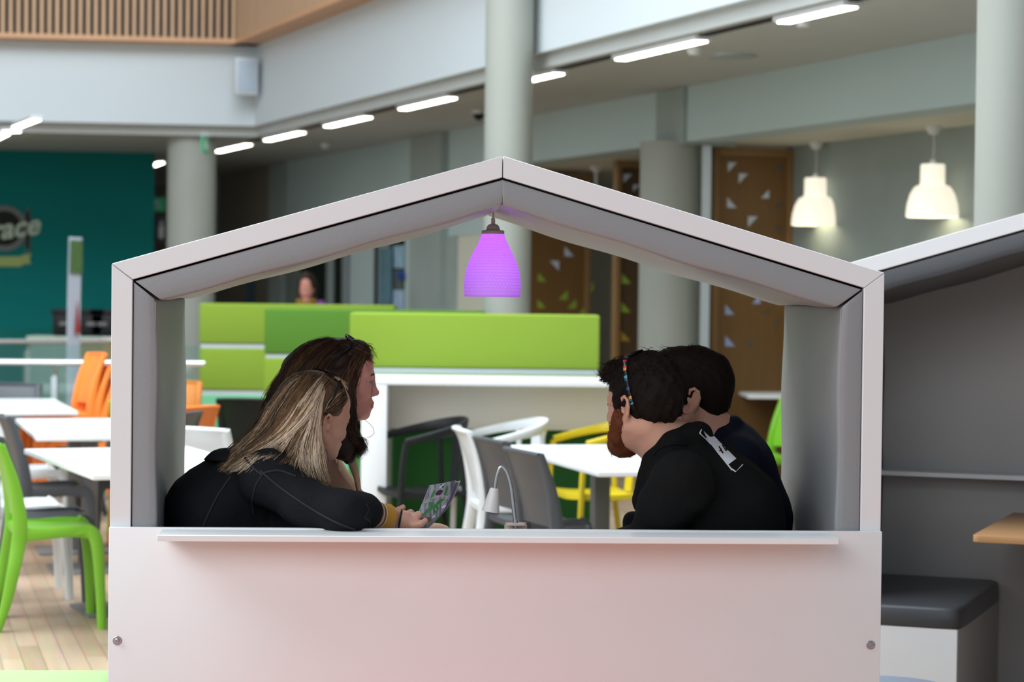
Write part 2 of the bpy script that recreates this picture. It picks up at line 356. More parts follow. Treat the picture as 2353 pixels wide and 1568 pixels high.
# inner wall below the upper band: pilasters, glazing, posters, far person stands here
def wall_u(px, py, u=1.58):        # point on the inner wall plane
    d = ray(px, py); k = (UU.dot(C0) + u - UU.dot(CAM)) / UU.dot(d); return CAM + d * k
def wall_strip(name, px0, px1, z0, z1, m, u0=1.57, u1=1.62, **kw):
    v0 = to_uv(wall_u(px0, 640, u0))[1]; v1 = to_uv(wall_u(px1, 640, u0))[1]
    b = MB(); room_box(b, u0, u1, min(v0, v1), max(v0, v1), z0, z1); return b.build(name, m, **kw)
def struct(name, *a): return wall_strip(name, *a, kind='structure')
n = 0
for (a, b, z0, z1, m, u0, u1) in [
    (940, 1010, 0, ZC - .003, 'concrete', 1.50, 1.66), (616, 646, 0, ZC - .003, 'concrete', 1.52, 1.66),
    (1010, 1045, 0, 2.05, 'concrete', 1.56, 1.8), (1045, 1110, 0, 2.05, 'cream', 1.59, 1.8),
    (500, 616, 0, ZC - .003, 'corridor', 1.56, 1.62), (804, 856, 0, 2.05, 'beam', 1.57, 1.66), (930, 946, 0, 2.05, 'beam', 1.57, 1.66),
    (868, 884, 0, 2.05, 'alu', 1.55, 1.66), (650, 690, 0, 2.05, 'wall_teal_grey', 1.58, 1.66)]:
    n += 1; struct('wall_inner_%d' % n, a, b, z0, z1, M[m], u0, u1)
for k, (a, b) in enumerate([(690, 752), (754, 804), (856, 868), (884, 932)]):
    struct('window_%d' % (k + 1), a, b, .02, 2.05, M['glass_dark'], 1.585, 1.60)
for k, px in enumerate((753, 789, 572)):
    struct('trim_%d' % (k + 2), px - 4, px + 4, 0, 2.05, M['alu'], 1.555, 1.60)
def poster(px0, px1, z0, z1, col, lab, u=1.565):
    o = wall_strip('poster', px0, px1, z0, z1, mat('poster_paper', col, .6, noise=.5, scale=9), u, u + .012); return tag(o, lab, 'poster', 'posters on the inner glazing')
poster(903, 926, 1.74, 1.98, srgb(150, 185, 205), 'pale blue poster high on the glazing left of the concrete pilaster')
poster(901, 925, 1.52, 1.72, srgb(90, 100, 95), 'grey poster on the glazing below the pale blue one')
poster(912, 928, 1.62, 1.70, srgb(40, 70, 150), 'small bright blue notice on the glazing left of the pilaster', 1.545)
poster(903, 926, 1.30, 1.51, srgb(165, 190, 225), 'pale notice low on the glazing just above the lime screens')
poster(872, 898, 1.35, 1.95, srgb(95, 130, 145), 'tall blue grey poster on the glazing second from the pilaster', 1.53)
poster(566, 582, 1.3, 1.75, srgb(75, 105, 130), 'narrow blue banner seen under the left roof slope of the booth', 1.54)

# timber partitions with triangular cut-outs on the right
def timber(name, lab, u0, u1, v, z1, holes, dark=False, hcol=None):
    t = thing(name, lab, 'partition', R(u0, v, 0), AV - PI / 2, 'timber partitions with cut triangles')
    W = u1 - u0; fm = M['door_frame']
    MB().box(0, .05, -.045, .045, 0, z1).box(W - .05, W, -.045, .045, 0, z1).box(.05, W - .05, -.045, .045, z1 - .06, z1).build('frame', fm, t, bevel=.004)
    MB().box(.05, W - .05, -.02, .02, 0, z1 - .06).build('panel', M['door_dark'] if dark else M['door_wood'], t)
    for (a, z, s, rot, c) in holes:
        a = .05 + a * (W - .1); pts = [(-.5, .5), (.5, .5), (-.5, -.5)]
        cr, sr = math.cos(rot), math.sin(rot)
        MB().xz([(a + s * (x * cr - y * sr), z + s * (x * sr + y * cr)) for x, y in pts], -.024, -.0205).build('triangle_window', M[c], t)
    return t
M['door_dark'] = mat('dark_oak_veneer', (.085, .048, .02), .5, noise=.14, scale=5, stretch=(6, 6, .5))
M['tri_pale'] = mat('frosted_pane', (.55, .62, .70), .4); M['tri_blue'] = mat('blue_pane', (.35, .45, .75), .4)
M['tri_dark'] = mat('smoked_pane', (.10, .085, .06), .3); M['tri_green'] = mat('green_pane', (.28, .40, .05), .4); M['tri_amber'] = mat('amber_pane', (.42, .27, .03), .4)
u0, v0 = to_uv(at_z(1636, 333, 2.68))
def hol(v, u0, u1, lst):
    out = []
    for px, py, sz, rot, c in lst:
        d = ray(px, py); k = (VV.dot(C0) + v - VV.dot(CAM)) / VV.dot(d); p = CAM + d * k
        out.append(((to_uv(p)[0] - u0 - .05) / (u1 - u0 - .1), p.z, sz * p.y / FPX, rot, c))
    return out
H = PI / 2
timber('timber_partition', 'brown timber partition panel with pale triangles beside the grey concrete wall', u0, 2.62, v0, 2.66, hol(v0, u0, 2.62, [
    (1680, 385, 22, 0, 'tri_pale'), (1705, 411, 23, 0, 'tri_pale'), (1755, 446, 20, PI, 'tri_pale'), (1679, 466, 24, H, 'tri_pale'), (1727, 510, 24, 0, 'tri_pale'),
    (1787, 388, 20, -H, 'tri_dark'), (1783, 470, 20, PI, 'tri_dark'), (1783, 530, 20, -H, 'tri_dark'),
    (1735, 688, 20, PI, 'tri_blue'), (1674, 712, 22, H, 'tri_blue'), (1758, 712, 18, PI, 'tri_dark'), (1780, 738, 18, PI, 'tri_dark'), (1675, 784, 24, H, 'tri_blue'), (1724, 788, 20, H, 'tri_dark')]))
vb = -2.75; ua, ub = 1.72, 2.66
timber('timber_partition', 'brown timber partition with green and pale triangles right of the middle column', ua, ub, vb, 2.66, hol(vb, ua, ub, [
    (1306, 578, 22, H, 'tri_pale'), (1272, 611, 22, -H, 'tri_pale'), (1244, 637, 20, H, 'tri_green'), (1353, 659, 20, PI, 'tri_green'), (1292, 678, 22, PI, 'tri_green'), (1243, 698, 20, H, 'tri_green'), (1312, 698, 22, PI, 'tri_green'), (1335, 714, 16, PI, 'tri_green')]))
vc = -5.05; uc = to_uv(at_z(1388, 366, 2.68))[0]
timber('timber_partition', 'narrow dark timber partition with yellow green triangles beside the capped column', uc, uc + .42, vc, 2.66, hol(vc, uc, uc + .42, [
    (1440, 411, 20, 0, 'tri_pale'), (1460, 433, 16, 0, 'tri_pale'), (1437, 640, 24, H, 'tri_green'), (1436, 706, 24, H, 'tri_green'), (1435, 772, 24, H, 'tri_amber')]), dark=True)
p = at_y(1620, 600, 17.9); MB().box(p.x - .035, p.x + .035, p.y - .04, p.y + .04, 0, 2.67).build('trim_9', M['alu'], kind='structure')
MB().box(-1, 7, 26, 26.2, 0, 2.69).build('wall_back', M['cream'], kind='structure')

# opal glass pendants in front of the concrete wall
def opal(lab, px, py, pytop):
    z = 1.98 if False else None
    cz = 2.69; P = at_z(px, pytop, cz); s = FPX / P.y; zb = at_y(px, py, P.y).z
    t = thing('pendant_lamp', lab, 'pendant lamp', (P.x, P.y, cz), 0, 'lit opal glass pendants by the concrete wall')
    h0 = zb - cz; r = .18; hh = .365
    MB().lathe([(.055, -.0005), (.055, -.02), (.03, -.055), (.008, -.06)], 24).build('ceiling_rose', M['housing'], t, smooth=True)
    MB().tube(smooth_path([(0, 0, -.05), (.006, 0, (h0 + hh) * .5), (0, 0, h0 + hh)], 5), .004, 6).build('cord', M['housing'], t, smooth=True)
    prof = [(r, 0), (r * 1.0, .03), (r * .96, .09), (r * .86, .155), (r * .72, .20), (r * .62, .215), (r * .50, .22), (r * .475, .235), (r * .465, hh - .01), (r * .44, hh), (.01, hh)]
    MB().lathe([(a, b + h0) for a, b in prof], 40, cap=False).build('shade', M['shade_glow'], t, smooth=True, angle=60)
    MB().lathe([(.02, h0 + hh), (.02, h0 + hh + .03), (.006, h0 + hh + .035)], 16).build('lamp_holder', M['housing'], t, smooth=True)
    l = bpy.data.lights.new('pendant_bulb', 'POINT'); l.energy = 1.6; l.color = (1, .86, .62); l.shadow_soft_size = .06
    o = bpy.data.objects.new('pendant_bulb', l); COL.objects.link(o); o.location = (P.x, P.y, zb + .09)
opal('lit white opal pendant lamp in front of concrete wall, the left and lower one', 1875, 518, 326)
opal('lit white opal pendant lamp in front of concrete wall, nearer the right column', 2145, 499, 290)
def thin_pendant(px, py):
    P = at_z(px, py, 2.69); t = thing('pendant_lamp', 'dim pendant lamp fitting above the apex of the timber partition', 'pendant lamp', (P.x, P.y, 2.69))
    MB().lathe([(.06, -.0005), (.06, -.02), (.03, -.05), (.012, -.06), (.012, -.4), (.02, -.45)], 20).build('rose_and_stem', M['housing'], t, smooth=True)
thin_pendant(1370, 383)
# ================================================================== THE BOOTHS
M['booth_wall'] = mat('grey_booth_lining', (.36, .35, .345), .55, noise=.02, scale=5)
def booth(label, loc, rz, padm, back_wall, near):
    t = thing('meeting_booth', label, 'booth', loc, rz)
    Wd, ze, za, T, D = 2.009, 1.584, 1.875, .0535, .87
    zp = .906; h = Wd / 2; sl = (za - ze) / h; cs = math.sqrt(1 + sl * sl)
    xi = h - T; zi = ze + sl * T - T * cs; zai = za - T * cs          # inner shell corner and apex
    e = .0012
    lam = M['laminate']
    MB().xz([(-h, 0), (-xi, 0), (-xi, zi - e), (-h, ze - e)], 0, D).build('side_wall', lam, t, bevel=.0015, seg=1)
    MB().xz([(h, 0), (h, ze - e), (xi, zi - e), (xi, 0)], 0, D).build('side_wall', lam, t, bevel=.0015, seg=1)
    MB().xz([(-h, ze), (-xi, zi), (-e, zai), (-e, za)], 0, D).build('roof_panel', lam, t, bevel=.0015, seg=1)
    MB().xz([(h, ze), (e, za), (e, zai), (xi, zi)], 0, D).build('roof_panel', lam, t, bevel=.0015, seg=1)
    # upholstered pads inside the shell, bulging slightly
    P = .059; y0, y1 = .004, D - .004
    def bulge_pad(name, c0, c1, inner, thick, flip):
        # c0->c1 runs along the shell face, inner is the unit normal into the booth
        c0, c1, inner = Vector(c0), Vector(c1), Vector(inner); ln = (c1 - c0).length; d = (c1 - c0) / ln
        m0, m1 = flip
        b = MB(); ns, nt_, r = 40, 14, .020
        rows = []
        sec = []                                           # closed section in (depth-y, thickness)
        yc, hy = (y0 + y1) / 2, (y1 - y0) / 2
        for (cy, ct, r_, a0) in ((y1, 0, .004, -90), (y1, thick, .012, 0), (y0, thick, .010, 90), (y0, 0, .004, 180)):
            sy, st = (-1 if cy == y1 else 1), (1 if ct == 0 else -1)
            for k in range(9):
                a = math.radians(a0 + 90 * k / 8); sec.append((cy + sy * r_ + r_ * math.cos(a), ct + st * r_ + r_ * math.sin(a)))
            if a0 == 0: sec += [(y1 + (y0 - y1) * f_ * 1.0, thick) for f_ in (.15, .3, .5, .7, .85)]
            if a0 == 90: sec += [(y0 - .0018 * math.sin(PI * f_), thick * (1 - f_)) for f_ in (.22, .35, .5, .65, .80, .90)]
            if a0 == -90: sec += [(y1 + .0035 * math.sin(PI * f_), thick * f_) for f_ in (.22, .4, .58)]
        vs = []; fs = []
        for i in range(ns + 1):
            u = i / ns; us = .5 - .5 * math.cos(PI * u); edge = min(us, 1 - us) * ln
            k = min(1, (edge / .014)) ; k = .965 + .035 * math.sqrt(max(0, 1 - (1 - k) ** 2))
            for (y, tt) in sec:
                q = tt / thick
                wob = .0022 * math.sin(us * 17 + y * 9) * (q - .5) * 2 if q > .5 else 0
                a0 = m0 * tt; a1 = m1 * tt
                s0 = a0 + (ln - a0 - a1) * us
                vs.append(c0 + d * s0 + inner * (tt * k + .004 * q * (1 - (2 * us - 1) ** 4) + wob) + Vector((0, (y - yc) * (.96 + .04 * k) + yc, 0)))
        n = len(sec)
        for i in range(ns):
            for k in range(n): fs.append((i * n + k, i * n + (k + 1) % n, (i + 1) * n + (k + 1) % n, (i + 1) * n + k))
        fs += [tuple(range(n))[::-1], tuple(ns * n + k for k in range(n))]
        b.add(vs, fs); o = b.build(name, padm, t, smooth=True, angle=45)
        # stitched seam along the front inner edge
        pth = []
        for i in range(2, ns - 1):
            us = .5 - .5 * math.cos(PI * i / ns); tt = thick * .98; s0 = m0 * tt + (ln - (m0 + m1) * tt) * us
            pth.append(c0 + d * s0 + inner * (tt - .0025) + Vector((0, y0 + .0030, 0)))
        MB().tube(pth, .0016, 5).build('seam', M['stitch'], o, smooth=True)
        return o
    g = .0005
    n1 = Vector((sl, 0, -1)).normalized(); n2 = Vector((-sl, 0, -1)).normalized()
    ang = math.atan(sl); mw = math.tan((PI / 2 - ang) / 2)
    g = .0025
    bulge_pad('wall_pad', (-xi + g, 0, .40), (-xi + g, 0, zi - .007), (1, 0, 0), P, (0, 1 / math.tan((PI / 2 + ang) / 2)))
    bulge_pad('wall_pad', (xi - g, 0, .40), (xi - g, 0, zi - .007), (-1, 0, 0), P, (0, 1 / math.tan((PI / 2 + ang) / 2)))
    mm = 1 / math.tan((PI / 2 + ang) / 2); ap = math.tan(ang)
    d1 = Vector((1, 0, sl)).normalized(); d2 = Vector((-1, 0, sl)).normalized()
    g = .0055
    bulge_pad('roof_pad', Vector((-xi, 0, zi)) + d1 * .005 + n1 * g, Vector((0, 0, zai)) - d1 * .0012 + n1 * g, n1, P + .006, (mm, -ap * .0 + ap))
    bulge_pad('roof_pad', Vector((xi, 0, zi)) + d2 * .005 + n2 * g, Vector((0, 0, zai)) - d2 * .0012 + n2 * g, n2, P + .006, (mm, ap))
    MB().xz([(-xi, .4), (-xi + .002, .4), (-xi + .002, zi), (-xi, zi)], .02, D - .02).xz([(xi, .4), (xi, zi), (xi - .002, zi), (xi - .002, .4)], .02, D - .02).xz([(-xi + .004, zi + .001), (0, zai - .0005), (xi - .004, zi + .001), (0, zai - .0035)], .02, D - .02).build('pad_backing', M['gap'], t)
    # benches and table
    def bench(x0, x1):
        MB().box(x0, x1, .012, D - .01, 0, .385).box(x0 + .002, x1 - .001, .006, .012, 0, .388, 1 if padm is M['pad_dark'] else 0).build('bench_base', lam if padm is M['pad'] else [M['booth_wall'], lam], t, bevel=.002, seg=1)
        s0 = x0 + .003 if x0 < 0 else x0 - .012; s1 = x1 + .012 if x0 < 0 else x1 - .003
        b = MB(); xc, yc, hx, hy = (s0 + s1) / 2, D / 2 + .0, (s1 - s0) / 2, D / 2 - .004
        def top(u, v):
            return None
        n = 40; rings = [(.387, .985), (.392, 1.0), (.42, 1.004), (.447, 1.0), (.457, .985), (.463, .94), (.468, .80), (.470, .5), (.470, .02)]
        prof = []
        for (z, k) in rings:
            for i in range(n):
                a = 2 * PI * (i + .5) / n; c, s = math.cos(a), math.sin(a)
                ex = math.copysign(abs(c) ** .16, c); ey = math.copysign(abs(s) ** .16, s)
                prof.append((xc + hx * k * ex, yc + hy * k * ey, z))
        fs = []
        for j in range(len(rings) - 1):
            for i in range(n): fs.append((j * n + i, j * n + (i + 1) % n, (j + 1) * n + (i + 1) % n, (j + 1) * n + i))
        fs += [tuple(range(n))[::-1], tuple((len(rings) - 1) * n + i for i in range(n))]
        b.add(prof, fs); b.build('seat_cushion', padm if padm is not M['pad'] else M['pad_dark'], t, smooth=True, angle=60)
    bench(-xi, -xi + .51); bench(xi - .51, xi)
    return t, Wd, D, zp, xi, zi
BY = math.radians(3.14)
BL = (-.029, 5.991, 0)
B1, Wd, Dp, zp, xi, zi = booth('near white booth with pitched roof and grey pads, two pairs of people inside', BL, BY, M['pad'], False, True)
h = Wd / 2
MB().box(-h, h, -.0195, -.0005, 0, zp).build('front_panel', M['laminate'], B1, bevel=.0022, seg=2)
def loc1(px, py, dy): # booth-local x for a pixel at local depth dy
    c, s = math.cos(BY), math.sin(BY); d = ray(px, py); o = CAM - Vector(BL); n = Vector((-s, c, 0)); k = (dy - n.dot(o)) / n.dot(d); q = o + d * k; return q.x * c + q.y * s, q.z
sx0, sx1 = loc1(360, 1230, -.17)[0], loc1(1929, 1246, -.17)[0]
MB().box(sx0, sx1, -.165, -.0205, zp - .0195, zp - .0035).build('shelf', M['edge'], B1, bevel=.0015, seg=1)
for px, py in ((269.5, 1473), (2001, 1483)):
    bx, bz = loc1(px, py, -.02)
    b = MB(); b.lathe([(.0001, .0), (.0118, .0), (.0118, .0012), (.0108, .0022), (.0066, .0022), (.0066, .0062), (.0058, .0072), (.0036, .0076), (.0034, .004), (.0001, .004)], 28, (bx, -.0197, bz), axis='y', cap=False)
    b.build('screw', M['screw'], B1, smooth=True, angle=35)
# table inside the near booth (flush against the front panel)
tb = MB(); tb.box(-.33, .33, .004, Dp - .02, .722, .745); tb.build('table_top', M['tabletop'], B1, bevel=.003)
MB().box(-.03, .03, .38, .46, .02, .722).box(-.22, .22, .22, .62, 0, .02).build('table_leg', M['steel_grey'], B1, bevel=.003)

B2, *_ = booth('farther white booth with charcoal pads at the right edge of the photo', (1.0 + math.cos(-.3665) * 1.0045, 8.02 + math.sin(-.3665) * 1.0045, 0), -.3665, M['pad_dark'], True, False)
MB().xz([(-xi - .02, .0), (xi + .02, .0), (xi + .02, zi + .02), (0, zi + .3), (-xi - .02, zi + .02)], Dp + .001, Dp + .03).build('back_panel', M['booth_wall'], B2)
MB().box(-xi + .03, xi - .03, Dp - .12, Dp - .0, .845, .863).build('shelf', M['laminate'], B2, bevel=.0015, seg=1)
b = MB(); x0, x1, ya, yb, r = -.375, .375, -.135, Dp - .13, .025
pl = [(x0 + r - r * math.cos(a), ya + r - r * math.sin(a)) for a in (0, .4, .8, 1.2, PI / 2)] + [(x1 - r + r * math.sin(a), ya + r - r * math.cos(a)) for a in (0, .4, .8, 1.2, PI / 2)] + [(x1, yb), (x0, yb)]
b.xy(pl, .704, .728); tt = b.build('table_top', M['beech'], B2, bevel=.003)
MB().box(-.03, .03, .28, .36, .02, .704).box(-.22, .22, .12, .52, 0, .02).build('table_leg', M['steel_grey'], B2, bevel=.003)

# purple lamp hanging from the apex of the near booth
def purple_lamp():
    Pt = at_y(1133, 520, 6.42); apex = zi
    zt = 1.782; z = lambda py: at_y(1133, py, 6.42).z
    s = FPX / 6.42
    t = thing('pendant_lamp', 'purple glowing dimpled pendant lamp under the apex of the near booth', 'pendant lamp', (Pt.x, 6.42, z(682)))
    z0 = z(682); k = lambda py: z(py) - z0
    MB().tube([(0, 0, k(502)), (.0005, 0, k(484)), (0, 0, k(472))], .0027, 8).build('cord', mat('lamp_cord', (.5, .43, .42), .5), t, smooth=True)
    holder = mat('lamp_holder_plastic', (.52, .46, .46), .45)
    r = lambda px: px / s
    MB().lathe([(r(26), k(538)), (r(26), k(531.5)), (r(24.5), k(530)), (r(19), k(529)), (r(15.5), k(528)), (r(15.3), k(524)), (r(13), k(519)), (r(9), k(516)), (r(5), k(515)), (r(4.2), k(502)), (r(3.4), k(501)), (.0002, k(501))], 40, cap=False).build('lamp_holder', holder, t, smooth=True, angle=50)
    prof_px = [(64, 678), (65, 666), (65, 650), (63, 632), (59, 615), (54, 600), (48.5, 588), (42, 575), (36, 563), (30, 550), (26, 538)]
    prof = smooth_path([(a, 0, b) for a, b in prof_px], 8)
    # dimple rows in brick order
    rows = []; L_ = [0]
    for i in range(1, len(prof)): L_.append(L_[-1] + (prof[i] - prof[i - 1]).length)
    tot = L_[-1]; nR, nC = 21 * 6, 48 * 6
    vs = []; fs = []
    for j in range(nR + 1):
        q = tot * j / nR; i = max(0, min(len(L_) - 2, next((a for a in range(len(L_) - 1) if L_[a + 1] >= q), len(L_) - 2)))
        f = (q - L_[i]) / (L_[i + 1] - L_[i] + 1e-9); p = prof[i].lerp(prof[i + 1], f); dd = (prof[i + 1] - prof[i]).normalized(); nx, nz = -dd.z, dd.x     # outward in (r,-z)
        if nx < 0: nx, nz = -nx, -nz
        rr = j / nR * 21
        for c in range(nC):
            cc = c / nC * 48 + (.5 if int(rr) % 2 else 0)
            dx, dy = (cc % 1) - .5, (rr % 1) - .5
            ds = math.sqrt(dx * dx * 1.0 + dy * dy); dep = -2.0 * max(0, 1 - (ds / .42) ** 2) if .05 < j / nR < 1 else 0
            a = 2 * PI * c / nC; R_ = (p.x + nx * dep) / s
            vs.append((R_ * math.cos(a), R_ * math.sin(a), k(p.z - 0)))
    for j in range(nR):
        for c in range(nC): fs.append((j * nC + c, j * nC + (c + 1) % nC, (j + 1) * nC + (c + 1) % nC, (j + 1) * nC + c))
    m = bpy.data.materials.new('purple_opal_shade'); m.use_nodes = True; nt = m.node_tree; nt.nodes.remove(nt.nodes['Principled BSDF']); out = nt.nodes['Material Output']
    df = nt.nodes.new('ShaderNodeBsdfDiffuse'); df.inputs[0].default_value = (.62, .42, .72, 1); tr = nt.nodes.new('ShaderNodeBsdfTranslucent'); tr.inputs[0].default_value = (.75, .55, .85, 1)
    em = nt.nodes.new('ShaderNodeEmission'); em.inputs[0].default_value = (.34, .08, .80, 1); em.inputs[1].default_value = .20
    mx = nt.nodes.new('ShaderNodeMixShader'); mx.inputs[0].default_value = .38; ad = nt.nodes.new('ShaderNodeAddShader')
    nt.links.new(df.outputs[0], mx.inputs[1]); nt.links.new(tr.outputs[0], mx.inputs[2]); nt.links.new(mx.outputs[0], ad.inputs[0]); nt.links.new(em.outputs[0], ad.inputs[1]); nt.links.new(ad.outputs[0], out.inputs[0])
    MB().add(vs, fs).build('shade', m, t, smooth=True, angle=80)
    MB().lathe([(r(63.6), k(678)), (r(64.4), k(681)), (r(63.5), k(682.5)), (r(61.5), k(682)), (r(61.5), k(677))], 64, cap=False).build('shade_rim', m, t, smooth=True)
    MB().lathe([(.0002, k(650)), (.02, k(645)), (.03, k(625)), (.022, k(600)), (.013, k(580)), (.013, k(535))], 20, cap=False).build('bulb', mat('purple_bulb', (.8, .7, .9), .3, emit=(.55, .18, 1.0), estr=4.), t, smooth=True)
    l = bpy.data.lights.new('purple_bulb_light', 'POINT'); l.energy = .6; l.color = (.60, .20, 1.0); l.shadow_soft_size = .03
    o = bpy.data.objects.new('purple_bulb_light', l); COL.objects.link(o); o.location = (Pt.x, 6.42, z(606)); return t
purple_lamp()

# gooseneck reading lamp clamped behind the front panel
def gooseneck():
    Y = 6.085; q = lambda px, py, dy=0.: at_y(px, py, Y + dy)
    base = q(1185, 1213)
    t = thing('gooseneck_lamp', 'small grey gooseneck reading lamp with a white conical head on the booth panel', 'lamp', (base.x, Y, zp))
    o = Vector((base.x, Y, zp)); loc = lambda *a: q(*a) - o
    hd = mat('lamp_head_plastic', (.70, .64, .62), .4); neck = mat('silver_flex', (.46, .47, .50), .3, metal=.85)
    MB().xy([(-.028, -.02), (-.018, -.024), (.018, -.024), (.028, -.02), (.020, 0), (.030, .02), (-.030, .02), (-.020, 0)], .0, .006).box(-.03, .03, .012, .02, -.09, 0).build('clamp', mat('clamp_plastic', (.50, .40, .33), .5), t, bevel=.001)
    pth = smooth_path([loc(1184, 1212), loc(1183, 1195), loc(1179, 1160), loc(1174, 1120), loc(1166, 1090), loc(1155, 1074, 0.), loc(1147, 1078), loc(1140, 1100), loc(1136, 1128)], 26)
    rad = [.0044 + .0006 * math.sin(i * 1.9) for i in range(len(pth))]
    # ribbed flexible hose
    dens = []; rr = []; cum = [0.]
    for i in range(len(pth) - 1): cum.append(cum[-1] + (pth[i + 1] - pth[i]).length)
    for i in range(181):
        x = cum[-1] * i / 180; j = max(0, min(len(pth) - 2, int(np.searchsorted(cum, x)) - 1)); f = (x - cum[j]) / (cum[j + 1] - cum[j]); dens.append(pth[j].lerp(pth[j + 1], f)); rr.append(.0056 if i % 2 else .0046)
    MB().sweep(dens, [2 * x for x in rr], [2 * x for x in rr], 12, up=(0, 1, 0), power=2).build('neck', neck, t, smooth=True, angle=80)
    MB().tube([loc(1184.5, 1214), loc(1184, 1196)], .0068, 14).build('neck_socket', neck, t, smooth=True)
    a, b = loc(1136, 1122), loc(1127, 1176); ax = (b - a).normalized(); Z = Vector((0, 0, 1)).rotation_difference(ax).to_matrix().to_4x4(); ln = (b - a).length
    hb = MB().lathe([(.0045, .003), (.0088, .0), (.0118, .002), (.0125, .006), (.0225, ln - .006), (.0235, ln), (.021, ln), (.0195, ln - .008), (.0002, ln - .012)], 36, cap=False)
    hb.build('lamp_head', hd, t, smooth=True, xf=Matrix.Translation(a) @ Z, angle=50)
gooseneck()
mb = MB(); mb.box(-.80, .80, 4.0, 5.85, .0005, .008); mb.build('floor_bounce_carpet', M['red'], kind='structure')  # unseen, added to bounce a pink tint onto the booth front
# upholstered stools at the lower corners and an unseen carpet added for its red bounce
q = at_y(0, 1545, 6.55)
t = thing('pouffe', 'pale green upholstered block seat beside the left wall of the near booth', 'pouffe', (-1.56, 6.25, 0), BY)
zt = at_y(100, 1546, 6.5).z
MB().box(-.46, .46, -.35, .3, .05, zt).build('cushion_block', M['pouffe_green'], t, bevel=.03, seg=4)
MB().box(-.42, .42, -.31, .26, 0, .05).build('plinth', M['gap'], t)
zt = at_y(2030, 1552, 7.36).z
t = thing('pouffe', 'round blue grey stool in front of the white bench of the farther booth', 'pouffe', (1.17, 7.15, 0))
MB().lathe([(.21, .04), (.235, .07), (.245, .2), (.235, zt - .02), (.20, zt), (.0005, zt + .004)], 48).build('cushion_drum', M['pouffe_grey'], t, smooth=True, angle=60)
MB().lathe([(.2, 0), (.2, .04)], 32).build('plinth', M['gap'], t)
# ================================================================== CAFE FURNITURE
REAR = [(-.222, 0), (-.182, .13), (-.152, .27), (-.132, .38), (-.124, .46), (-.132, .55), (-.154, .66), (-.182, .75), (-.208, .82)]
def make_chair(m, label, group, loc, rz, z=0.):
    t = thing('cafe_chair', label, 'chair', (loc[0], loc[1], z), rz, group)
    for s in (-1, 1):
        y = .205 * s
        pth = smooth_path([(x, y + (.012 * s if zz < .3 else 0), zz) for x, zz in REAR], 4); n = len(pth)
        MB().sweep(pth, [.034 + .012 * min(1, i / n * 2) for i in range(n)], [.036 + .030 * math.sin(PI * min(1, i / n * 1.15)) ** 1.2 for i in range(n)], 10).build('leg', m, t, smooth=True, angle=50)
        pf = smooth_path([(.235, y + .008 * s, 0), (.226, y, .2), (.216, y, .34), (.200, y - .004 * s, .415), (.165, y - .01 * s, .44)], 5); n = len(pf)
        MB().sweep(pf, [.036 + .010 * i / n for i in range(n)], [.040 + .028 * (i / n) for i in range(n)], 10).build('leg', m, t, smooth=True, angle=50)
    # dished seat with rolled sides and front
    def seat(u, v):
        x = -.145 + .365 * u; y = (v - .5) * .43
        z = .447 + .012 * abs(2 * v - 1) ** 2.5 - .014 * math.sin(PI * u) - .020 * max(0, (u - .8) / .2) ** 2
        return (x, y, z)
    b = MB().grid(seat, 16, 14); b.build('seat', m, t, smooth=True, solid=.026, angle=60)
    for s in (-1, 1):
        pr = smooth_path([(-.13, .207 * s, .425), (-.02, .210 * s, .428), (.10, .208 * s, .436), (.19, .200 * s, .430)], 4)
        MB().sweep(pr, .022, [.070 - .02 * math.sin(PI * i / len(pr)) for i in range(len(pr))], 8).build('side_rail', m, t, smooth=True, angle=50)
    bx = lambda zz: np.interp(zz, [p[1] for p in REAR[4:]], [p[0] for p in REAR[4:]])
    def back(u, v):
        zz = .50 + .325 * v; y = (u - .5) * .40
        x = float(bx(zz)) - .035 * (1 - (2 * u - 1) ** 2) * (.4 + .6 * v) + .006
        return (x - (.012 * max(0, (v - .9) / .1) ** 2), y, zz + .006 * (1 - (2 * u - 1) ** 2))
    MB().grid(back, 14, 14).build('backrest', m, t, smooth=True, solid=.014, angle=60)
    pr = smooth_path([(float(bx(.815)) - .035 * (1 - q * q) - .004, .215 * q, .818 + .006 * (1 - q * q)) for q in (-1, -.5, 0, .5, 1)], 4)
    MB().sweep(pr, .034, .020, 8, up=(1, 0, 0)).build('top_rail', m, t, smooth=True, angle=60)
    return t
AU = AV - PI / 2                     # facing +u
g1 = 'stacking chairs along the left tables'
fl = lambda px, py: at_z(px, py, 0)
def chair_at(m, lab, px_front, py_front, rz, group, z=0.):     # near front leg foot pixel
    p = fl(px_front, py_front); off = Matrix.Rotation(rz, 3, 'Z') @ Vector((.235, -.21, 0)); c = p - off
    return make_chair(M[m], lab, group, (c.x, c.y, 0), rz, z)
chair_at('chair_green', 'lime green plastic chair in side view at the left edge, nearest of the cafe chairs', 234, 1446, math.radians(17), g1)
chair_at('chair_grey', 'charcoal plastic chair directly behind the lime green one', 222, 1412, math.radians(17), g1)
chair_at('chair_white', 'white plastic chair behind the green and charcoal pair at the left', 160, 1378, math.radians(18), g1)
chair_at('chair_grey', 'charcoal plastic chair with tall back drawn up to the second white table', 216, 1318, math.radians(19), g1)
chair_at('chair_white', 'white plastic chair under the middle left table showing its pale seat', 160, 1262, math.radians(22), g1)
p = at_y(62, 905, 16.6); make_chair(M['chair_grey'], 'blue grey chair facing us behind the farthest left table', g1, (p.x, 15.95, 0), math.radians(-80))
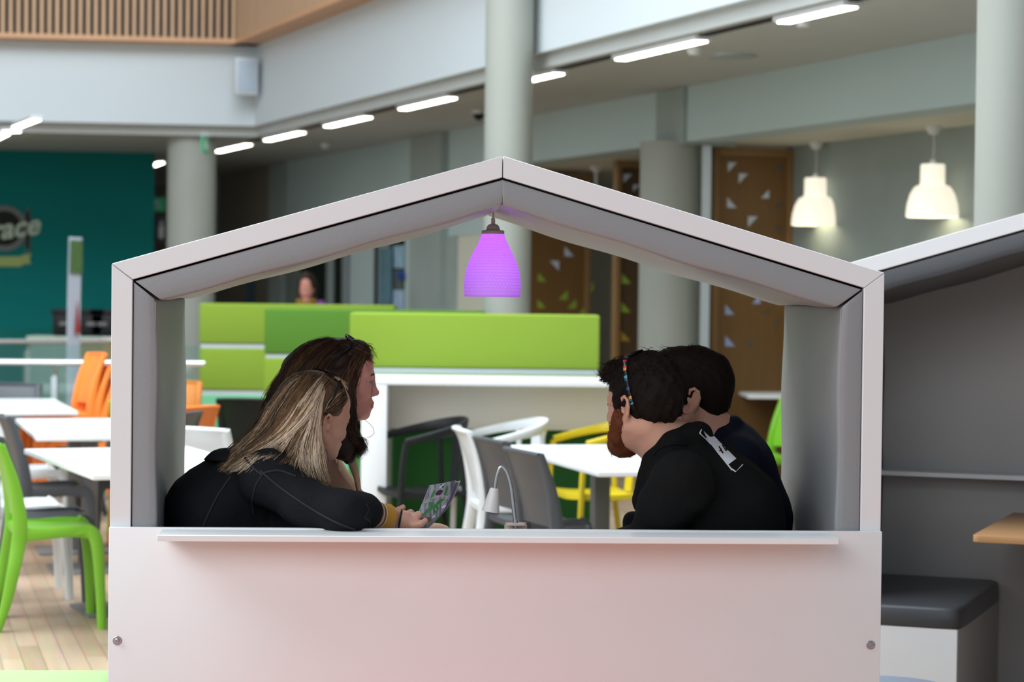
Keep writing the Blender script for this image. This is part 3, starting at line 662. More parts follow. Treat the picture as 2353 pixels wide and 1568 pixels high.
# stack of orange chairs
p0 = at_y(226, 900, 15.0)
for i, (m, lab) in enumerate([('chair_grey', 'charcoal chair at the bottom of the orange stack'), ('chair_orange', 'orange chair second from the bottom of the stack'), ('chair_orange', 'orange chair second from the top of the stack'), ('chair_orange', 'orange chair on top of the stack by the booth post')]):
    make_chair(M[m], lab, 'stacked chairs beside the left booth post', (p0.x - .10 - .034 * i, p0.y - .05 - .015 * i, 0), PI + math.radians(24), .085 * i)
# chairs glimpsed between the left pad and the women
g2 = 'chairs seen through the booth beside the left pad'
p = at_y(380, 905, 16.7); make_chair(M['chair_orange'], 'orange chair showing its back just right of the left booth pad', g2, (p.x, 16.7, .0), math.radians(-95))
p = at_y(358, 970, 14.2); make_chair(M['chair_green'], 'green chair mostly hidden by the left booth pad', g2, (p.x, 14.2, 0), math.radians(80))
p = at_y(345, 965, 12.8); make_chair(M['chair_grey'], 'charcoal chair seen edge on right of the left pad', g2, (p.x, 12.8, 0), math.radians(165))
p = at_y(382, 965, 13.5); make_chair(M['chair_orange'], 'orange chair whose top rail pokes out behind the charcoal one', g2, (p.x, 13.5, 0), math.radians(150))
p = at_y(500, 1000, 11.6); make_chair(M['chair_white'], 'white chair back behind the blonde woman', g2, (p.x, 11.6, 0), math.radians(60))
p = at_y(598, 950, 14.6); make_chair(M['chair_black'], 'black chair back behind the women in front of the sea green block', g2, (p.x, 14.6, 0), math.radians(80))

def make_table(lab, far, near, width, zt=.74, group=None, col=True, wdir=1, cat='table'):
    A, B = at_z(*far, zt), at_z(*near, zt); d = A - B; rz = math.atan2(d.y, d.x); ln = d.length
    t = thing('cafe_table', lab, cat, (B.x, B.y, 0), rz, group); w0, w1 = (-width, 0) if wdir > 0 else (0, width)
    MB().box(0, ln, w0, w1, zt - .025, zt).build('table_top', M['tabletop'], t, bevel=.004)
    yc = (w0 + w1) / 2
    for x in (.38, ln - .38):
        MB().box(x - .045, x + .045, yc - .04, yc + .04, .012, zt - .045).build('leg', M['steel_grey'], t, bevel=.006)
        MB().box(x - .21, x + .21, yc - .21, yc + .21, 0, .012).build('base_plate', M['steel_grey'], t, bevel=.004)
    MB().box(.2, ln - .2, yc - .05, yc + .05, zt - .045, zt - .0255).build('under_rail', M['steel_grey'], t)
    return t
gt = 'white rectangular cafe tables'
make_table('white cafe table nearest the left booth post', (55, 1032), (214, 1091), .80, group=gt)
make_table('white cafe table second from the front at the left', (35, 962), (84, 1004), .62, group=gt)
make_table('white cafe table farthest back at the left, by the handrail', (125, 916), (180, 946), .9, group=gt, wdir=-1)
make_table('white cafe table seen between the lamp and the bearded man', (1157, 1023), (1375, 1084), .8, group=gt)
make_table('far white table seen right of the dark haired man', (1655, 885), (1720, 909), .9, group=gt)
p = at_y(470, 1055, 10.1)

# chairs round the middle table
g3 = 'chairs around the middle cafe table'
def chair_pt(m, lab, px, py, Y, rz, g, z=0): p = at_y(px, py, Y); return make_chair(M[m], lab, g, (p.x, Y, 0), rz, z)
def chair_xy(m, lab, x, y, rz, g): return make_chair(M[m], lab, g, (x, y, 0), rz)
chair_xy('chair_grey', 'charcoal chair right behind the gooseneck lamp, its back turned half to us', .25, 10.15, math.radians(20), g3)
chair_xy('chair_grey', 'charcoal chair between the white one and the lamp at the middle table', .10, 10.9, math.radians(20), g3)
chair_xy('chair_white', 'white chair in side view left of the gooseneck lamp', -.035, 11.65, math.radians(9), g3)
chair_pt('chair_green', 'lime green chair half hidden behind the right grey pad', 1822, 1070, 10.6, math.radians(170), g3)
chair_pt('chair_green', 'dim green chair under the far table behind the dark haired man', 1766, 980, 15.2, math.radians(200), g3)

def make_armchair(m, lab, group, loc, rz):
    t = thing('armchair', lab, 'chair', (*loc, 0), rz, group)
    pts = [(.20, -.275, .725), (.05, -.285, .755), (-.12, -.25, .785), (-.235, -.13, .805), (-.265, 0, .81), (-.235, .13, .805), (-.12, .25, .785), (.05, .285, .755), (.20, .275, .725)]
    pa = smooth_path(pts, 5); n = len(pa)
    MB().sweep(pa, [.040 + .035 * math.sin(PI * i / n) ** 3 for i in range(n)], [.026] * n, 10, up=(-.25, 0, 1)).build('back_and_arm_rail', m, t, smooth=True, angle=60)
    for s in (-1, 1):
        MB().sweep(smooth_path([(.245, .25 * s, 0), (.232, .262 * s, .3), (.222, .272 * s, .58), (.20, .276 * s, .72)], 5), .030, .036, 10).build('leg', m, t, smooth=True, angle=60)
        MB().sweep(smooth_path([(-.28, .215 * s, 0), (-.225, .215 * s, .25), (-.20, .215 * s, .45), (-.18, .20 * s, .78)], 5), .028, .034, 10).build('leg', m, t, smooth=True, angle=60)
    MB().grid(lambda u, v: (-.21 + .43 * u, (v - .5) * .50, .45 + .02 * abs(2 * v - 1) ** 2 - .015 * math.sin(PI * u)), 12, 12).build('seat', m, t, smooth=True, solid=.026, angle=60)
    MB().grid(lambda u, v: (-.205 - .045 * v, (u - .5) * (.10 + .16 * v * v), .455 + .35 * v), 6, 10).build('splat', m, t, smooth=True, solid=.014, angle=60)
    return t
g4 = 'armchairs at the white high desk'
for m, lab, px, Y, rz in [('chair_black', 'black armchair at the left end of the white high desk', 972, 12.25, -158), ('chair_white', 'white armchair at the middle of the white high desk', 1156, 12.25, -158), ('chair_yellow', 'yellow armchair at the white high desk beside the bearded man', 1378, 12.25, -158)]:
    p = at_y(px, 1000, Y); make_armchair(M[m], lab, g4, (p.x, Y), math.radians(rz)).scale = (.86, .80, 1)
p = at_y(1410, 1100, 12.7)

# high desk with green back blocks
def desk():
    Y0, Y1 = 12.35, 13.0; a = at_y(831, 872, Y0); b = at_y(1400, 872, Y0); z1 = a.z + .004
    W = b.x - a.x + .55
    t = thing('high_desk', 'long white high desk in front of the lime felt screen', 'desk', (a.x, Y0, 0))
    lam = M['edge']
    MB().box(0, W, 0, Y1 - Y0, z1 - .032, z1).build('desk_top', lam, t, bevel=.003)
    MB().box(.0, .137, 0, Y1 - Y0 - .02, 0, z1 - .033).build('end_panel', lam, t, bevel=.003)
    MB().box(W - .137, W, 0, Y1 - Y0 - .02, 0, z1 - .033).build('end_panel', lam, t, bevel=.003)
    MB().box(.138, W - .138, .40, .43, z1 - .29, z1 - .033).build('modesty_panel', M['beige'], t)
    return t
desk()
def screen(lab, x0px, x1px, top, Y, rows, depth=.34):
    A, B = at_y(x0px, top, Y), at_y(x1px, top, Y); W = B.x - A.x; zt = A.z
    t = thing('felt_screen', lab, 'screen', (A.x, Y, 0), 0, 'staggered green felt screens')
    s = FPX / Y; z = zt
    for (hpx, m, kind) in rows:
        h = hpx / s if hpx else z
        z0 = max(.0, z - h)
        if kind == 'strip': MB().box(.01, W - .01, .012, depth - .012, z0, z).build('spacer_strip', M['alu'] if m == 'alu' else M['spacer'], t)
        else: MB().box(0, W, 0, depth, z0 + .001, z - .001).build('felt_block', M[m], t, bevel=.014, seg=3)
        z = z0
    return t
screen('tall lime felt screen at the far left of the staggered group', 458, 906, 697, 17.4, [(93, 'lime', 'b'), (10, 'edge', 'strip'), (97, 'lime', 'b'), (10, 'edge', 'strip'), (0, 'teal_felt', 'b')])
screen('middle felt screen with a darker grass green top block', 608, 1112, 709, 16.0, [(105, 'grass', 'b'), (9, 'edge', 'strip'), (104, 'lime', 'b'), (9, 'edge', 'strip'), (0, 'teal_felt', 'b')])
screen('nearest lime felt screen rising behind the white high desk', 804, 1379, 718, 13.04, [(127, 'lime', 'b'), (12, 'alu', 'strip'), (90, 'lime', 'b'), (0, 'dark_green', 'b')])
p = at_y(870, 1050, 12.9)

# glass guard rails
def guard(lab, pa, pb, zt, group):
    A, B = at_z(*pa, zt), at_z(*pb, zt); d = B - A; rz = math.atan2(d.y, d.x); ln = d.length
    t = thing('glass_guardrail', lab, 'railing', (A.x, A.y, 0), rz, group)
    MB().sweep([(0, 0, zt - .022), (ln, 0, zt - .022)], .06, .042, 16, power=2.4, up=(0, 1, 0)).build('handrail', M['rail'], t, smooth=True)
    MB().box(.02, ln - .02, .07, .082, .05, zt + .10).build('glass_pane', M['glass'], t)
    for i in range(int(ln / 1.05) + 1):
        x = .55 + i * 1.05
        if x < ln: MB().box(x - .02, x + .02, .02, .06, .0, zt - .12).build('post', M['alu'], t); MB().tube(smooth_path([(x, .04, zt - .13), (x + .01, .035, zt - .09), (x, .0, zt - .045)], 4), .012, 8).build('rail_bracket', M['chrome'], t, smooth=True)
    return t
guard('near glass guard rail with bright polished handrail behind the left tables', (-60, 825), (470, 829), 1.0, 'glass guard rails round the stairwell')
guard('far glass guard rail with dull handrail in front of the teal wall', (-60, 780), (246, 779), 1.0, 'glass guard rails round the stairwell')
# service counter and small far furniture by the teal wall
A = at_y(86, 770, 26.0)
t = thing('service_counter', 'pale topped wooden counter in front of the teal wall', 'counter', (A.x, 25.4, 0))
MB().box(0, 1.55, 0, .6, A.z - .05, A.z).build('counter_top', M['beige'], t, bevel=.004)
MB().box(.45, 1.5, .05, .55, 0, A.z - .051).build('counter_body', mat('counter_wood', (.36, .27, .15), .6, noise=.1, scale=4), t)
MB().box(.02, .45, .05, .55, 0, A.z - .051).build('side_panel', M['concrete'], t)
for px, lab in ((152, 'dark coffee machine on the counter left of the roll up banner'), (214, 'dark stack of cups and machine on the counter right of the roll up banner'), (240, 'black bar stool back at the right end of the counter')):
    p = at_y(px, 712, 25.6); t = thing('coffee_machine', lab, 'appliance', (p.x, 25.65, A.z), 0, 'dark appliances on the counter')
    MB().box(-.13, .13, -.15, .15, .02, .24).box(-.15, .15, -.16, .16, .24, .30).box(-.11, .11, -.2, .1, 0, .02).build('body', M['chair_black'], t, bevel=.01)
    MB().box(-.05, .05, -.18, -.14, .12, .16).build('spout', M['steel_grey'], t)
p = at_y(172, 800, 20.6); zt = at_y(180, 545, 20.6).z; zb = at_y(175, 803, 20.6).z
t = thing('roll_up_banner', 'narrow white roll up banner with green top and red mark before the teal wall', 'banner', (p.x, 20.6, 0), math.radians(74))
W = .25
def ban(u, v): return ((u - .5) * W * 1.0, .015 * math.sin(v * 3), .09 + (zt - .09) * v)
cm = [mat('banner_white', (.62, .68, .82), .6), mat('banner_green', (.10, .20, .06), .6, noise=.4, scale=14), mat('banner_red', (.45, .05, .04), .6)]
MB().grid(ban, 2, 20).build('printed_sheet', cm[0], t, smooth=True, solid=.003)
b = MB(); b.box(-W / 2 + .01, W / 2 - .01, -.012, -.009, zt - .32, zt - .03); b.build('green_print', cm[1], t)
b = MB(); b.xz([(-.02, zt - .86), (.085, zt - .86), (.03, zt - .56)], -.0125, -.0095); b.build('red_print', cm[2], t)
MB().box(-W / 2 - .04, W / 2 + .04, -.09, .09, 0, .085).build('cassette', M['chrome'], t, bevel=.01)
MB().tube([(0, .03, .08), (0, .03, zt)], .008, 8).build('support_pole', M['alu'], t, smooth=True)

# plate, knife and lettering on the teal wall
def tw(px, py): 
    d = ray(px, py); k = tn.dot(tA - CAM) / tn.dot(d); return CAM + d * k
o = tw(10, 525); t = thing('wall_sign', 'dark plate and knife emblem with pale script lettering on the teal wall', 'sign', (o.x, o.y, o.z), math.atan2(td.y, td.x))
sc = o.y / FPX
dk = mat('sign_charcoal', (.022, .025, .023), .8, spec=.2); rim = mat('sign_grey', (.16, .17, .17), .7); pale = mat('sign_pale', (.48, .58, .48), .7); olive = mat('sign_olive', (.34, .42, .13), .7)
def disc(nm, r0, r1, m, y): MB().lathe([(max(r0, .0002), -y), (max(r0, .0002), -y - .004), (r1, -y - .004), (r1, -y)], 56, (0, 0, 0), axis='y', cap=False).build(nm, m, t)
# lathe axis y maps height h to -y, so give positive heights towards the viewer
def disc(nm, r0, r1, m, y): MB().lathe([(max(r0, .0002), y), (max(r0, .0002), y + .004), (r1, y + .004), (r1, y)], 56, (0, 0, 0), axis='y', cap=False).build(nm, m, t)
disc('plate_rim', 40 * sc, 52 * sc, rim, .004); disc('plate_ring', 34 * sc, 40.2 * sc, dk, .004); disc('plate_centre', 0, 34 * sc, dk, .006); disc('plate_edge', 51 * sc, 53 * sc, dk, .003)
kn = [(49, -48), (56, -50), (57.5, -20), (59, 10), (57, 32), (52, 47), (48, 30), (46.5, 8), (47.5, -20)]
MB().xz([(x * sc, z * sc) for x, z in kn], -.016, -.010).build('knife', dk, t)
MB().xz([((x - 52) * 1.35 * sc + 52 * sc, z * 1.08 * sc) for x, z in kn], -.010, -.006).build('knife_outline', rim, t)
text_mesh('lettering', 'race', 66 * sc, Matrix.Translation((20 * sc, -.022, 0)) @ Matrix.Rotation(math.radians(9), 4, 'Y').inverted() @ Matrix.Rotation(PI / 2, 4, 'X'), pale, t, shear=.35, bold=.008)
MB().xz([(x * sc, z * sc) for x, z in [(-60, -66), (40, -64), (40, -60), (62, -58), (56, -69), (61, -80), (40, -82), (40, -87), (-60, -88)]], -.012, -.006).build('ribbon', olive, t)

# person standing far behind the screens is built with the people
# ================================================================== THE PEOPLE
from mathutils.bvhtree import BVHTree
def V3(p): return np.array([p[0], p[1], p[2]], float)
def ell(c, r, R=None, k=.012, sub=False): return ('e', V3(c), np.array(r, float), np.eye(3) if R is None else np.array(R), k, sub)
def cap(a, b, ra, rb=None, k=.02, sub=False): return ('c', V3(a), V3(b), ra, ra if rb is None else rb, k, sub)
def chain(pts, rs, k=.02): return [cap(pts[i], pts[i + 1], rs[i], rs[i + 1], k) for i in range(len(pts) - 1)]
def nets(F, o, h):
    s = F < 0; n = F.shape
    C = [(i, j, k) for i in (0, 1) for j in (0, 1) for k in (0, 1)]
    cnt = sum(s[i:n[0] - 1 + i, j:n[1] - 1 + j, k:n[2] - 1 + k].astype(np.int8) for i, j, k in C)
    act = (cnt > 0) & (cnt < 8); I = np.argwhere(act); idx = -np.ones(act.shape, int); idx[act] = np.arange(len(I))
    vals = np.stack([F[I[:, 0] + i, I[:, 1] + j, I[:, 2] + k] for i, j, k in C], 1); Cc = np.array(C, float)
    P = np.zeros((len(I), 3)); N = np.zeros(len(I))
    for a in range(8):
        for b in range(a + 1, 8):
            if abs(Cc[a] - Cc[b]).sum() != 1: continue
            m = (vals[:, a] < 0) != (vals[:, b] < 0); t = vals[m, a] / (vals[m, a] - vals[m, b])
            P[m] += Cc[a] + t[:, None] * (Cc[b] - Cc[a]); N[m] += 1
    V = o + h * (I + P / N[:, None]); faces = []
    for ax in range(3):
        u, w_ = (ax + 1) % 3, (ax + 2) % 3
        sl0 = [slice(None)] * 3; sl1 = [slice(None)] * 3; sl0[ax] = slice(0, n[ax] - 1); sl1[ax] = slice(1, n[ax])
        a, b = s[tuple(sl0)], s[tuple(sl1)]; E = np.argwhere(a != b); E = E[(E[:, u] > 0) & (E[:, w_] > 0) & (E[:, u] < n[u] - 1) & (E[:, w_] < n[w_] - 1)]
        e = lambda du, dw: (lambda q: idx[q[:, 0], q[:, 1], q[:, 2]])(E - np.eye(3, dtype=int)[u] * du - np.eye(3, dtype=int)[w_] * dw)
        q = np.stack([e(1, 1), e(0, 1), e(0, 0), e(1, 0)], 1); fl_ = a[E[:, 0], E[:, 1], E[:, 2]]
        q[~fl_] = q[~fl_][:, ::-1]; faces.append(q)
    return V, np.concatenate(faces)
def solid(prims, h, wrinkle=None, lo=None, hi=None):
    L0, H0 = [], []
    for p in prims:
        if p[-1]: continue
        if p[0] == 'e': r = np.abs(p[3]) @ p[2]; L0.append(p[1] - r); H0.append(p[1] + r)
        else:
            r = max(p[3], p[4]); L0.append(np.minimum(p[1], p[2]) - r); H0.append(np.maximum(p[1], p[2]) + r)
    mlo, mhi = np.min(L0, 0) - 4 * h - .01, np.max(H0, 0) + 4 * h + .01
    if lo is not None: mlo = np.maximum(mlo, lo)
    if hi is not None: mhi = np.minimum(mhi, hi)
    n = np.ceil((mhi - mlo) / h).astype(int) + 1; F = np.full(n, .08, np.float32)
    ax = [mlo[i] + h * np.arange(n[i]) for i in range(3)]
    for p in prims:
        k = p[-2]
        if p[0] == 'e': r = np.abs(p[3]) @ p[2]; a, b = p[1] - r, p[1] + r
        else: r = max(p[3], p[4]); a, b = np.minimum(p[1], p[2]) - r, np.maximum(p[1], p[2]) + r
        i0 = np.clip(np.floor((a - k - 3 * h - mlo) / h).astype(int), 0, n); i1 = np.clip(np.ceil((b + k + 3 * h - mlo) / h).astype(int) + 1, 0, n)
        if (i1 <= i0).any(): continue
        sl = tuple(slice(i0[q], i1[q]) for q in range(3))
        X, Y, Z = np.meshgrid(*[ax[q][sl[q]] for q in range(3)], indexing='ij'); P = np.stack([X, Y, Z], -1)
        if p[0] == 'e':
            d = (P - p[1]) @ p[3]; k0 = np.sqrt(((d / p[2]) ** 2).sum(-1)) + 1e-9; k1 = np.sqrt(((d / p[2] ** 2) ** 2).sum(-1)) + 1e-9; D = k0 * (k0 - 1) / k1
        else:
            ab = p[2] - p[1]; t = np.clip(((P - p[1]) @ ab) / (ab @ ab + 1e-12), 0, 1); D = np.sqrt(((P - p[1] - t[..., None] * ab) ** 2).sum(-1)) - (p[3] + (p[4] - p[3]) * t)
        f = F[sl]
        if p[-1]: hh = np.clip(.5 - .5 * (f + D) / k, 0, 1); F[sl] = f + (-D - f) * hh + k * hh * (1 - hh)
        else: hh = np.clip(.5 + .5 * (f - D) / k, 0, 1); F[sl] = f + (D - f) * hh - k * hh * (1 - hh)
    if wrinkle is not None:
        X, Y, Z = np.meshgrid(*ax, indexing='ij'); F += wrinkle(X, Y, Z).astype(np.float32)
    F[0], F[-1], F[:, 0], F[:, -1], F[:, :, 0], F[:, :, -1] = [.05] * 6
    return nets(F, mlo, h)
def relax(V, F, it=2):
    E = np.concatenate([F[:, [0, 1]], F[:, [1, 2]], F[:, [2, 3]], F[:, [3, 0]]]); E = np.concatenate([E, E[:, ::-1]]); n = len(V)
    cnt = np.bincount(E[:, 0], minlength=n)[:, None]
    for q in range(it):
        for lam in (.55, -.56):
            S_ = np.stack([np.bincount(E[:, 0], V[E[:, 1], c], n) for c in range(3)], 1) / np.maximum(cnt, 1); V = V + lam * (S_ - V)
    return V
def join(parts):
    V = []; F = []; Mi = []; k = 0
    for v, f, m in parts: V.append(v); F.append(f + k); Mi.append(np.full(len(f), m) if np.isscalar(m) else m); k += len(v)
    return np.concatenate(V), np.concatenate(F), np.concatenate(Mi)
def emit(name, V, F, mats, parent, mi=None):
    o0 = np.array(parent_world(parent)); me = bpy.data.meshes.new(name); me.from_pydata((V - o0).tolist(), [], F.tolist())
    for q in (mats if isinstance(mats, (list, tuple)) else [mats]): me.materials.append(q)
    if mi is not None: me.polygons.foreach_set('material_index', np.asarray(mi, int))
    me.polygons.foreach_set('use_smooth', [True] * len(me.polygons)); me.update()
    o = bpy.data.objects.new(name, me); COL.objects.link(o); o.parent = parent; return o
def parent_world(p):
    v = Vector((0, 0, 0))
    while p is not None: v += p.location; p = p.parent
    return v
def bvh(*parts):
    V, F, _ = join([(v, f, 0) for v, f in parts]); return BVHTree.FromPolygons([tuple(v) for v in V], [tuple(f) for f in F])
def hit(tree, px, py, off=0.):
    d = ray(px, py).normalized(); p, n, i, dist = tree.ray_cast(CAM, d)
    return None if p is None else (p - d * off)
def frame_of(az, pitch=0., roll=0.):          # columns: forward, left, up
    return np.array((Matrix.Rotation(az, 3, 'Z') @ Matrix.Rotation(pitch, 3, 'Y') @ Matrix.Rotation(roll, 3, 'X')))
# fabrics, hair, skin
M['skin'] = mat('fair_skin', (.60, .31, .215), .5, noise=.06, scale=26, bump=.06, bscale=300)
M['skin_rosy'] = mat('rosy_skin', (.62, .275, .21), .48, noise=.10, scale=18, bump=.05, bscale=300)
M['lips'] = mat('pink_lips', (.52, .13, .12), .38)
M['denim'] = mat('black_denim', (.0085, .009, .011), .85, noise=.25, scale=120, bump=.35, bscale=700, spec=.15)
M['denim_seam'] = mat('grey_denim_seam', (.012, .013, .016), .85)
M['hoodie'] = mat('black_sweatshirt', (.0055, .0055, .0056), .9, noise=.15, scale=90, bump=.25, bscale=500, spec=.12)
M['navy'] = mat('navy_knit', (.008, .011, .024), .9, noise=.2, scale=200, bump=.4, bscale=500, spec=.12)
M['coat'] = mat('camel_coat', (.30, .175, .105), .85, noise=.08, scale=60, bump=.2, bscale=400)
M['trouser'] = mat('dark_trousers', (.012, .013, .018), .8)
M['mustard'] = mat('mustard_knit', (.55, .27, .03), .85, noise=.08, scale=90, bump=.4, bscale=300)
def hair_mat(nm, c, rough=.5, sp=.3): return mat(nm, c, rough, noise=.35, scale=14, stretch=(6, 6, 1), spec=sp)
HB = {'dark': hair_mat('dark_brown_roots', (.030, .018, .011)), 'honey': hair_mat('honey_blonde_hair', (.27, .155, .07)), 'pale': hair_mat('pale_blonde_hair', (.72, .58, .44)), 'mid': hair_mat('ash_brown_hair', (.12, .072, .038))}
HC = {'dark': hair_mat('chestnut_hair', (.026, .013, .008)), 'mid': hair_mat('warm_brown_hair', (.055, .026, .014)), 'tip': hair_mat('golden_brown_tips', (.15, .075, .03))}
HM = {'dark': hair_mat('near_black_hair', (.010, .0065, .005), .75, .12), 'mid': hair_mat('dark_curl_hair', (.020, .012, .008), .7, .15)}
HB2 = {'beard': hair_mat('auburn_beard', (.115, .030, .009), .65, .2), 'beard2': hair_mat('copper_beard_hair', (.24, .068, .020), .6, .2)}
M['sun_frame'] = mat('black_acetate', (.006, .006, .007), .35, spec=.25); M['sun_lens'] = mat('dark_lens', (.006, .006, .007), .6, spec=.05)
M['eye_white'] = mat('eye_white', (.36, .33, .31), .35); M['iris'] = mat('dark_iris', (.03, .02, .012), .1); M['gold'] = mat('gold_metal', (.75, .52, .25), .2, metal=1.)

def head(c, R, s, neck_to, neck_r=(.052, .058), jaw=1., smile=False, eb=0., ez=0.):
    c = V3(c); T = lambda x, y, z: c + R @ (s * np.array([x, y, z], float)); E = lambda p, r, k=.012, sub=False, R2=None: ell(T(*p), np.array(r) * s, R if R2 is None else R @ R2, k * s, sub)
    P = [E((-.015, 0, .035), (.099, .076, .086)), E((.045, 0, .045), (.050, .060, .052), .03), E((.045, 0, -.020), (.050, .058, .070), .03),
         E((.030, 0, -.080), (.052, .050 * jaw, .040), .03), E((.080, 0, -.104), (.018, .024 * jaw, .017), .025),
         E((.079, 0, -.070), (.026, .030, .026), .02)]
    for q in (-1, 1):
        P += [cap(T(.091, .012 * q, .018), T(.078, .046 * q, .016), .010 * s, .008 * s, .014 * s), E((.066, .036 * q, -.036 + (.004 if smile else 0)), (.026, .022, .022), .018),
              cap(T(.005, .055 * q, -.060), T(.062, .032 * q, -.098), .022 * s, .018 * s, .025 * s)]
        P += [E((.100, .031 * q, -.003), (.016, .017, .0105), .009, True), cap(T(.092, .019 * q, .0045), T(.086, .044 * q, .003), .0058 * s, .0045 * s, .005 * s), cap(T(.0895, .020 * q, -.0105), T(.083, .042 * q, -.0105), .0052 * s, .0042 * s, .006 * s)]
    P += [cap(T(.094, 0, .010), T(.106, 0, -.028), .0085 * s, .0095 * s, .014 * s), E((.1115, 0, -.0345), (.0105, .011, .0095), .010)]
    for q in (-1, 1): P += [E((.1025, .0125 * q, -.039), (.010, .0075, .0075), .007)]
    P += [E((.1005, 0, -.0665), (.0085, .022, .0052), .006), E((.0985, 0, -.0785), (.0085, .018, .0060), .006), cap(T(.109, .016, -.0722), T(.109, -.016, -.0722), .0022 * s, .0022 * s, .003 * s, True)]
    for q in (-1, 1):
        Re = np.array(Matrix.Rotation(q * math.radians(152), 3, 'Z') @ Matrix.Rotation(math.radians(10), 3, 'Y'))
        P += [E((-.012 - eb, .076 * q, -.010 - ez), (.0185, .0055, .031), .006, False, Re), E((-.004 - eb, .0835 * q, -.011 - ez), (.0085, .0065, .0165), .004, True, Re), E((-.004 - eb, .074 * q, -.040 - ez), (.0095, .0055, .0105), .008)]
        rim = [(.004, .0775, .006), (.000, .083, .019), (-.012, .0875, .023), (-.024, .0885, .013), (-.026, .0865, -.006), (-.019, .082, -.026), (-.008, .077, -.040)]
        P += chain([T(a - eb, b * q, d - ez) for a, b, d in rim], [.0042 * s] * len(rim), .004)
        P += [cap(T(.008 - eb, .073 * q, -.006 - ez), T(.006 - eb, .074 * q, -.020 - ez), .005 * s, .004 * s, .006 * s)]
    P += [cap(T(-.030, 0, -.055), neck_to, neck_r[0], neck_r[1], .03), cap(T(.020, 0, -.085), V3(neck_to) + R @ np.array([.03, 0, .02]), .040, .045, .03)]
    return P, T
def head_colour(V, F, c, R, s):
    L_ = ((V[F].mean(1) - V3(c)) @ R) / s; x, y, z = L_.T
    lip = (x > .094) & (np.abs(y) < .024) & ((z < -.0615) & (z > -.0845)) & (((z + .0725) / .0125) ** 2 + (y / .024) ** 2 < 1)
    cheek = (((x - .07) / .05) ** 2 + ((np.abs(y) - .045) / .03) ** 2 + ((z + .035) / .03) ** 2 < 1) | ((((x - .122) / .02) ** 2 + (y / .02) ** 2 + ((z + .04) / .016) ** 2) < 1)
    return np.where(lip, 1, 0)
def face_parts(person, T, R, s, brow_mat, sides=(-1, 1), thick=1.):
    for q in sides:
        b = MB(); b.sweep([Vector(T(*p)) for p in [(.0985, .013 * q, .0175), (.0985, .024 * q, .0225), (.092, .038 * q, .0215), (.083, .050 * q, .0155)]], [.0075 * s * thick, .0085 * s * thick, .006 * s * thick, .003 * s], [.005 * s] * 4, 8, up=tuple(R @ np.array([0, 0, 1.])))
        b.build('eyebrow', brow_mat, person, smooth=True, xf=Matrix.Translation(-parent_world(person)))
        MB().tube([Vector(T(*p)) for p in [(.0965, .019 * q, .0005), (.0975, .030 * q, .0015), (.092, .041 * q, .0008), (.086, .048 * q, -.001)]], .0014 * s, 6).build('eyelash', M['iris'], person, smooth=True, xf=Matrix.Translation(-parent_world(person)))
        mb = MB(); C = Vector(T(.0825, .031 * q, -.003)); rr = .0122 * s; n = 20
        Rm = Matrix(R.tolist()).to_4x4(); k0 = 0
        prof = [(rr * math.sin(a), rr * math.cos(a)) for a in np.linspace(0.02, PI - .02, 14)]
        mb.lathe(prof, n, (0, 0, 0), axis='x'); mb.m = [1 if (sum(mb.v[i][0] for i in f) / len(f)) > rr * .72 else 0 for f in mb.f]
        mb.build('eye', [M['eye_white'], M['iris']], person, smooth=True, xf=Matrix.Translation(C - parent_world(person)) @ Rm)
def strands(guides, tree, n, width, mats, wts, spread=6., off=.004, jit=.0015, fallback=None, rnd=None, curl=0., cfreq=3., clump=8):
    """hair locks: guides are pixel polylines; each lock lies on the surface that the view meets there"""
    rnd = rnd or random.Random(3); b = MB(); NP = 9 + 0
    for k in range(n * clump):
        if k % clump == 0:
            g0, g1 = rnd.choice(guides); f0 = rnd.random(); m = min(len(g0), len(g1)); jx0, jy0 = rnd.gauss(0, spread), rnd.gauss(0, spread * .6); ph = rnd.random() * 6.28; o0 = off * (.3 + 1.1 * rnd.random()); sx0 = rnd.gauss(0, spread * .5); mi0 = rnd.choices(range(len(mats)), wts)[0]
        f = f0 + rnd.gauss(0, .03); jx, jy, sx = jx0 + rnd.gauss(0, 2.0), jy0 + rnd.gauss(0, 1.4), sx0 + rnd.gauss(0, 2.5); o = o0 + rnd.gauss(0, .0012); Y = None; pts = []
        t0 = rnd.random() * .12; t1 = 1 - rnd.random() * .25
        path = smooth_path([Vector((g0[i][0] * (1 - f) + g1[i][0] * f, g0[i][1] * (1 - f) + g1[i][1] * f, 0)) for i in range(m)], 5)
        L_ = len(path); path = path[int(t0 * L_):max(int(t0 * L_) + 4, int(t1 * L_))]
        for i, q in enumerate(path):
            u = i / len(path); cx = curl * math.sin(ph + cfreq * u * 6.28) ; cy = curl * .5 * math.cos(ph + cfreq * u * 6.28)
            x, y = q.x + jx * (.35 + .65 * u) + sx * u * u + cx, q.y + jy * (.35 + .65 * u) + cy
            p = hit(tree, x, y, o)
            if p is not None:
                if Y is not None: p = p if abs(p.y - Y) < .03 else at_y(x, y, Y + max(-.02, min(.02, p.y - Y)))
                Y = p.y
            else: p = at_y(x, y, Y if Y is not None else (fallback or 6.2))
            pts.append(p)
        for it in range(2): pts = [pts[0]] + [(pts[i - 1] + pts[i] * 2 + pts[i + 1]) / 4 for i in range(1, len(pts) - 1)] + [pts[-1]]
        wv = width * (.5 + rnd.random()); w_ = [wv * min(1, .35 + 3 * i / len(pts)) * (1 - .75 * max(0, (i / len(pts) - .55) / .45)) for i in range(len(pts))]
        b.sweep(pts, w_, [q * .55 for q in w_], 5, up=(.2, -1, .1), m=mi0 if rnd.random() < .88 else rnd.choices(range(len(mats)), wts)[0], power=2)
    return b
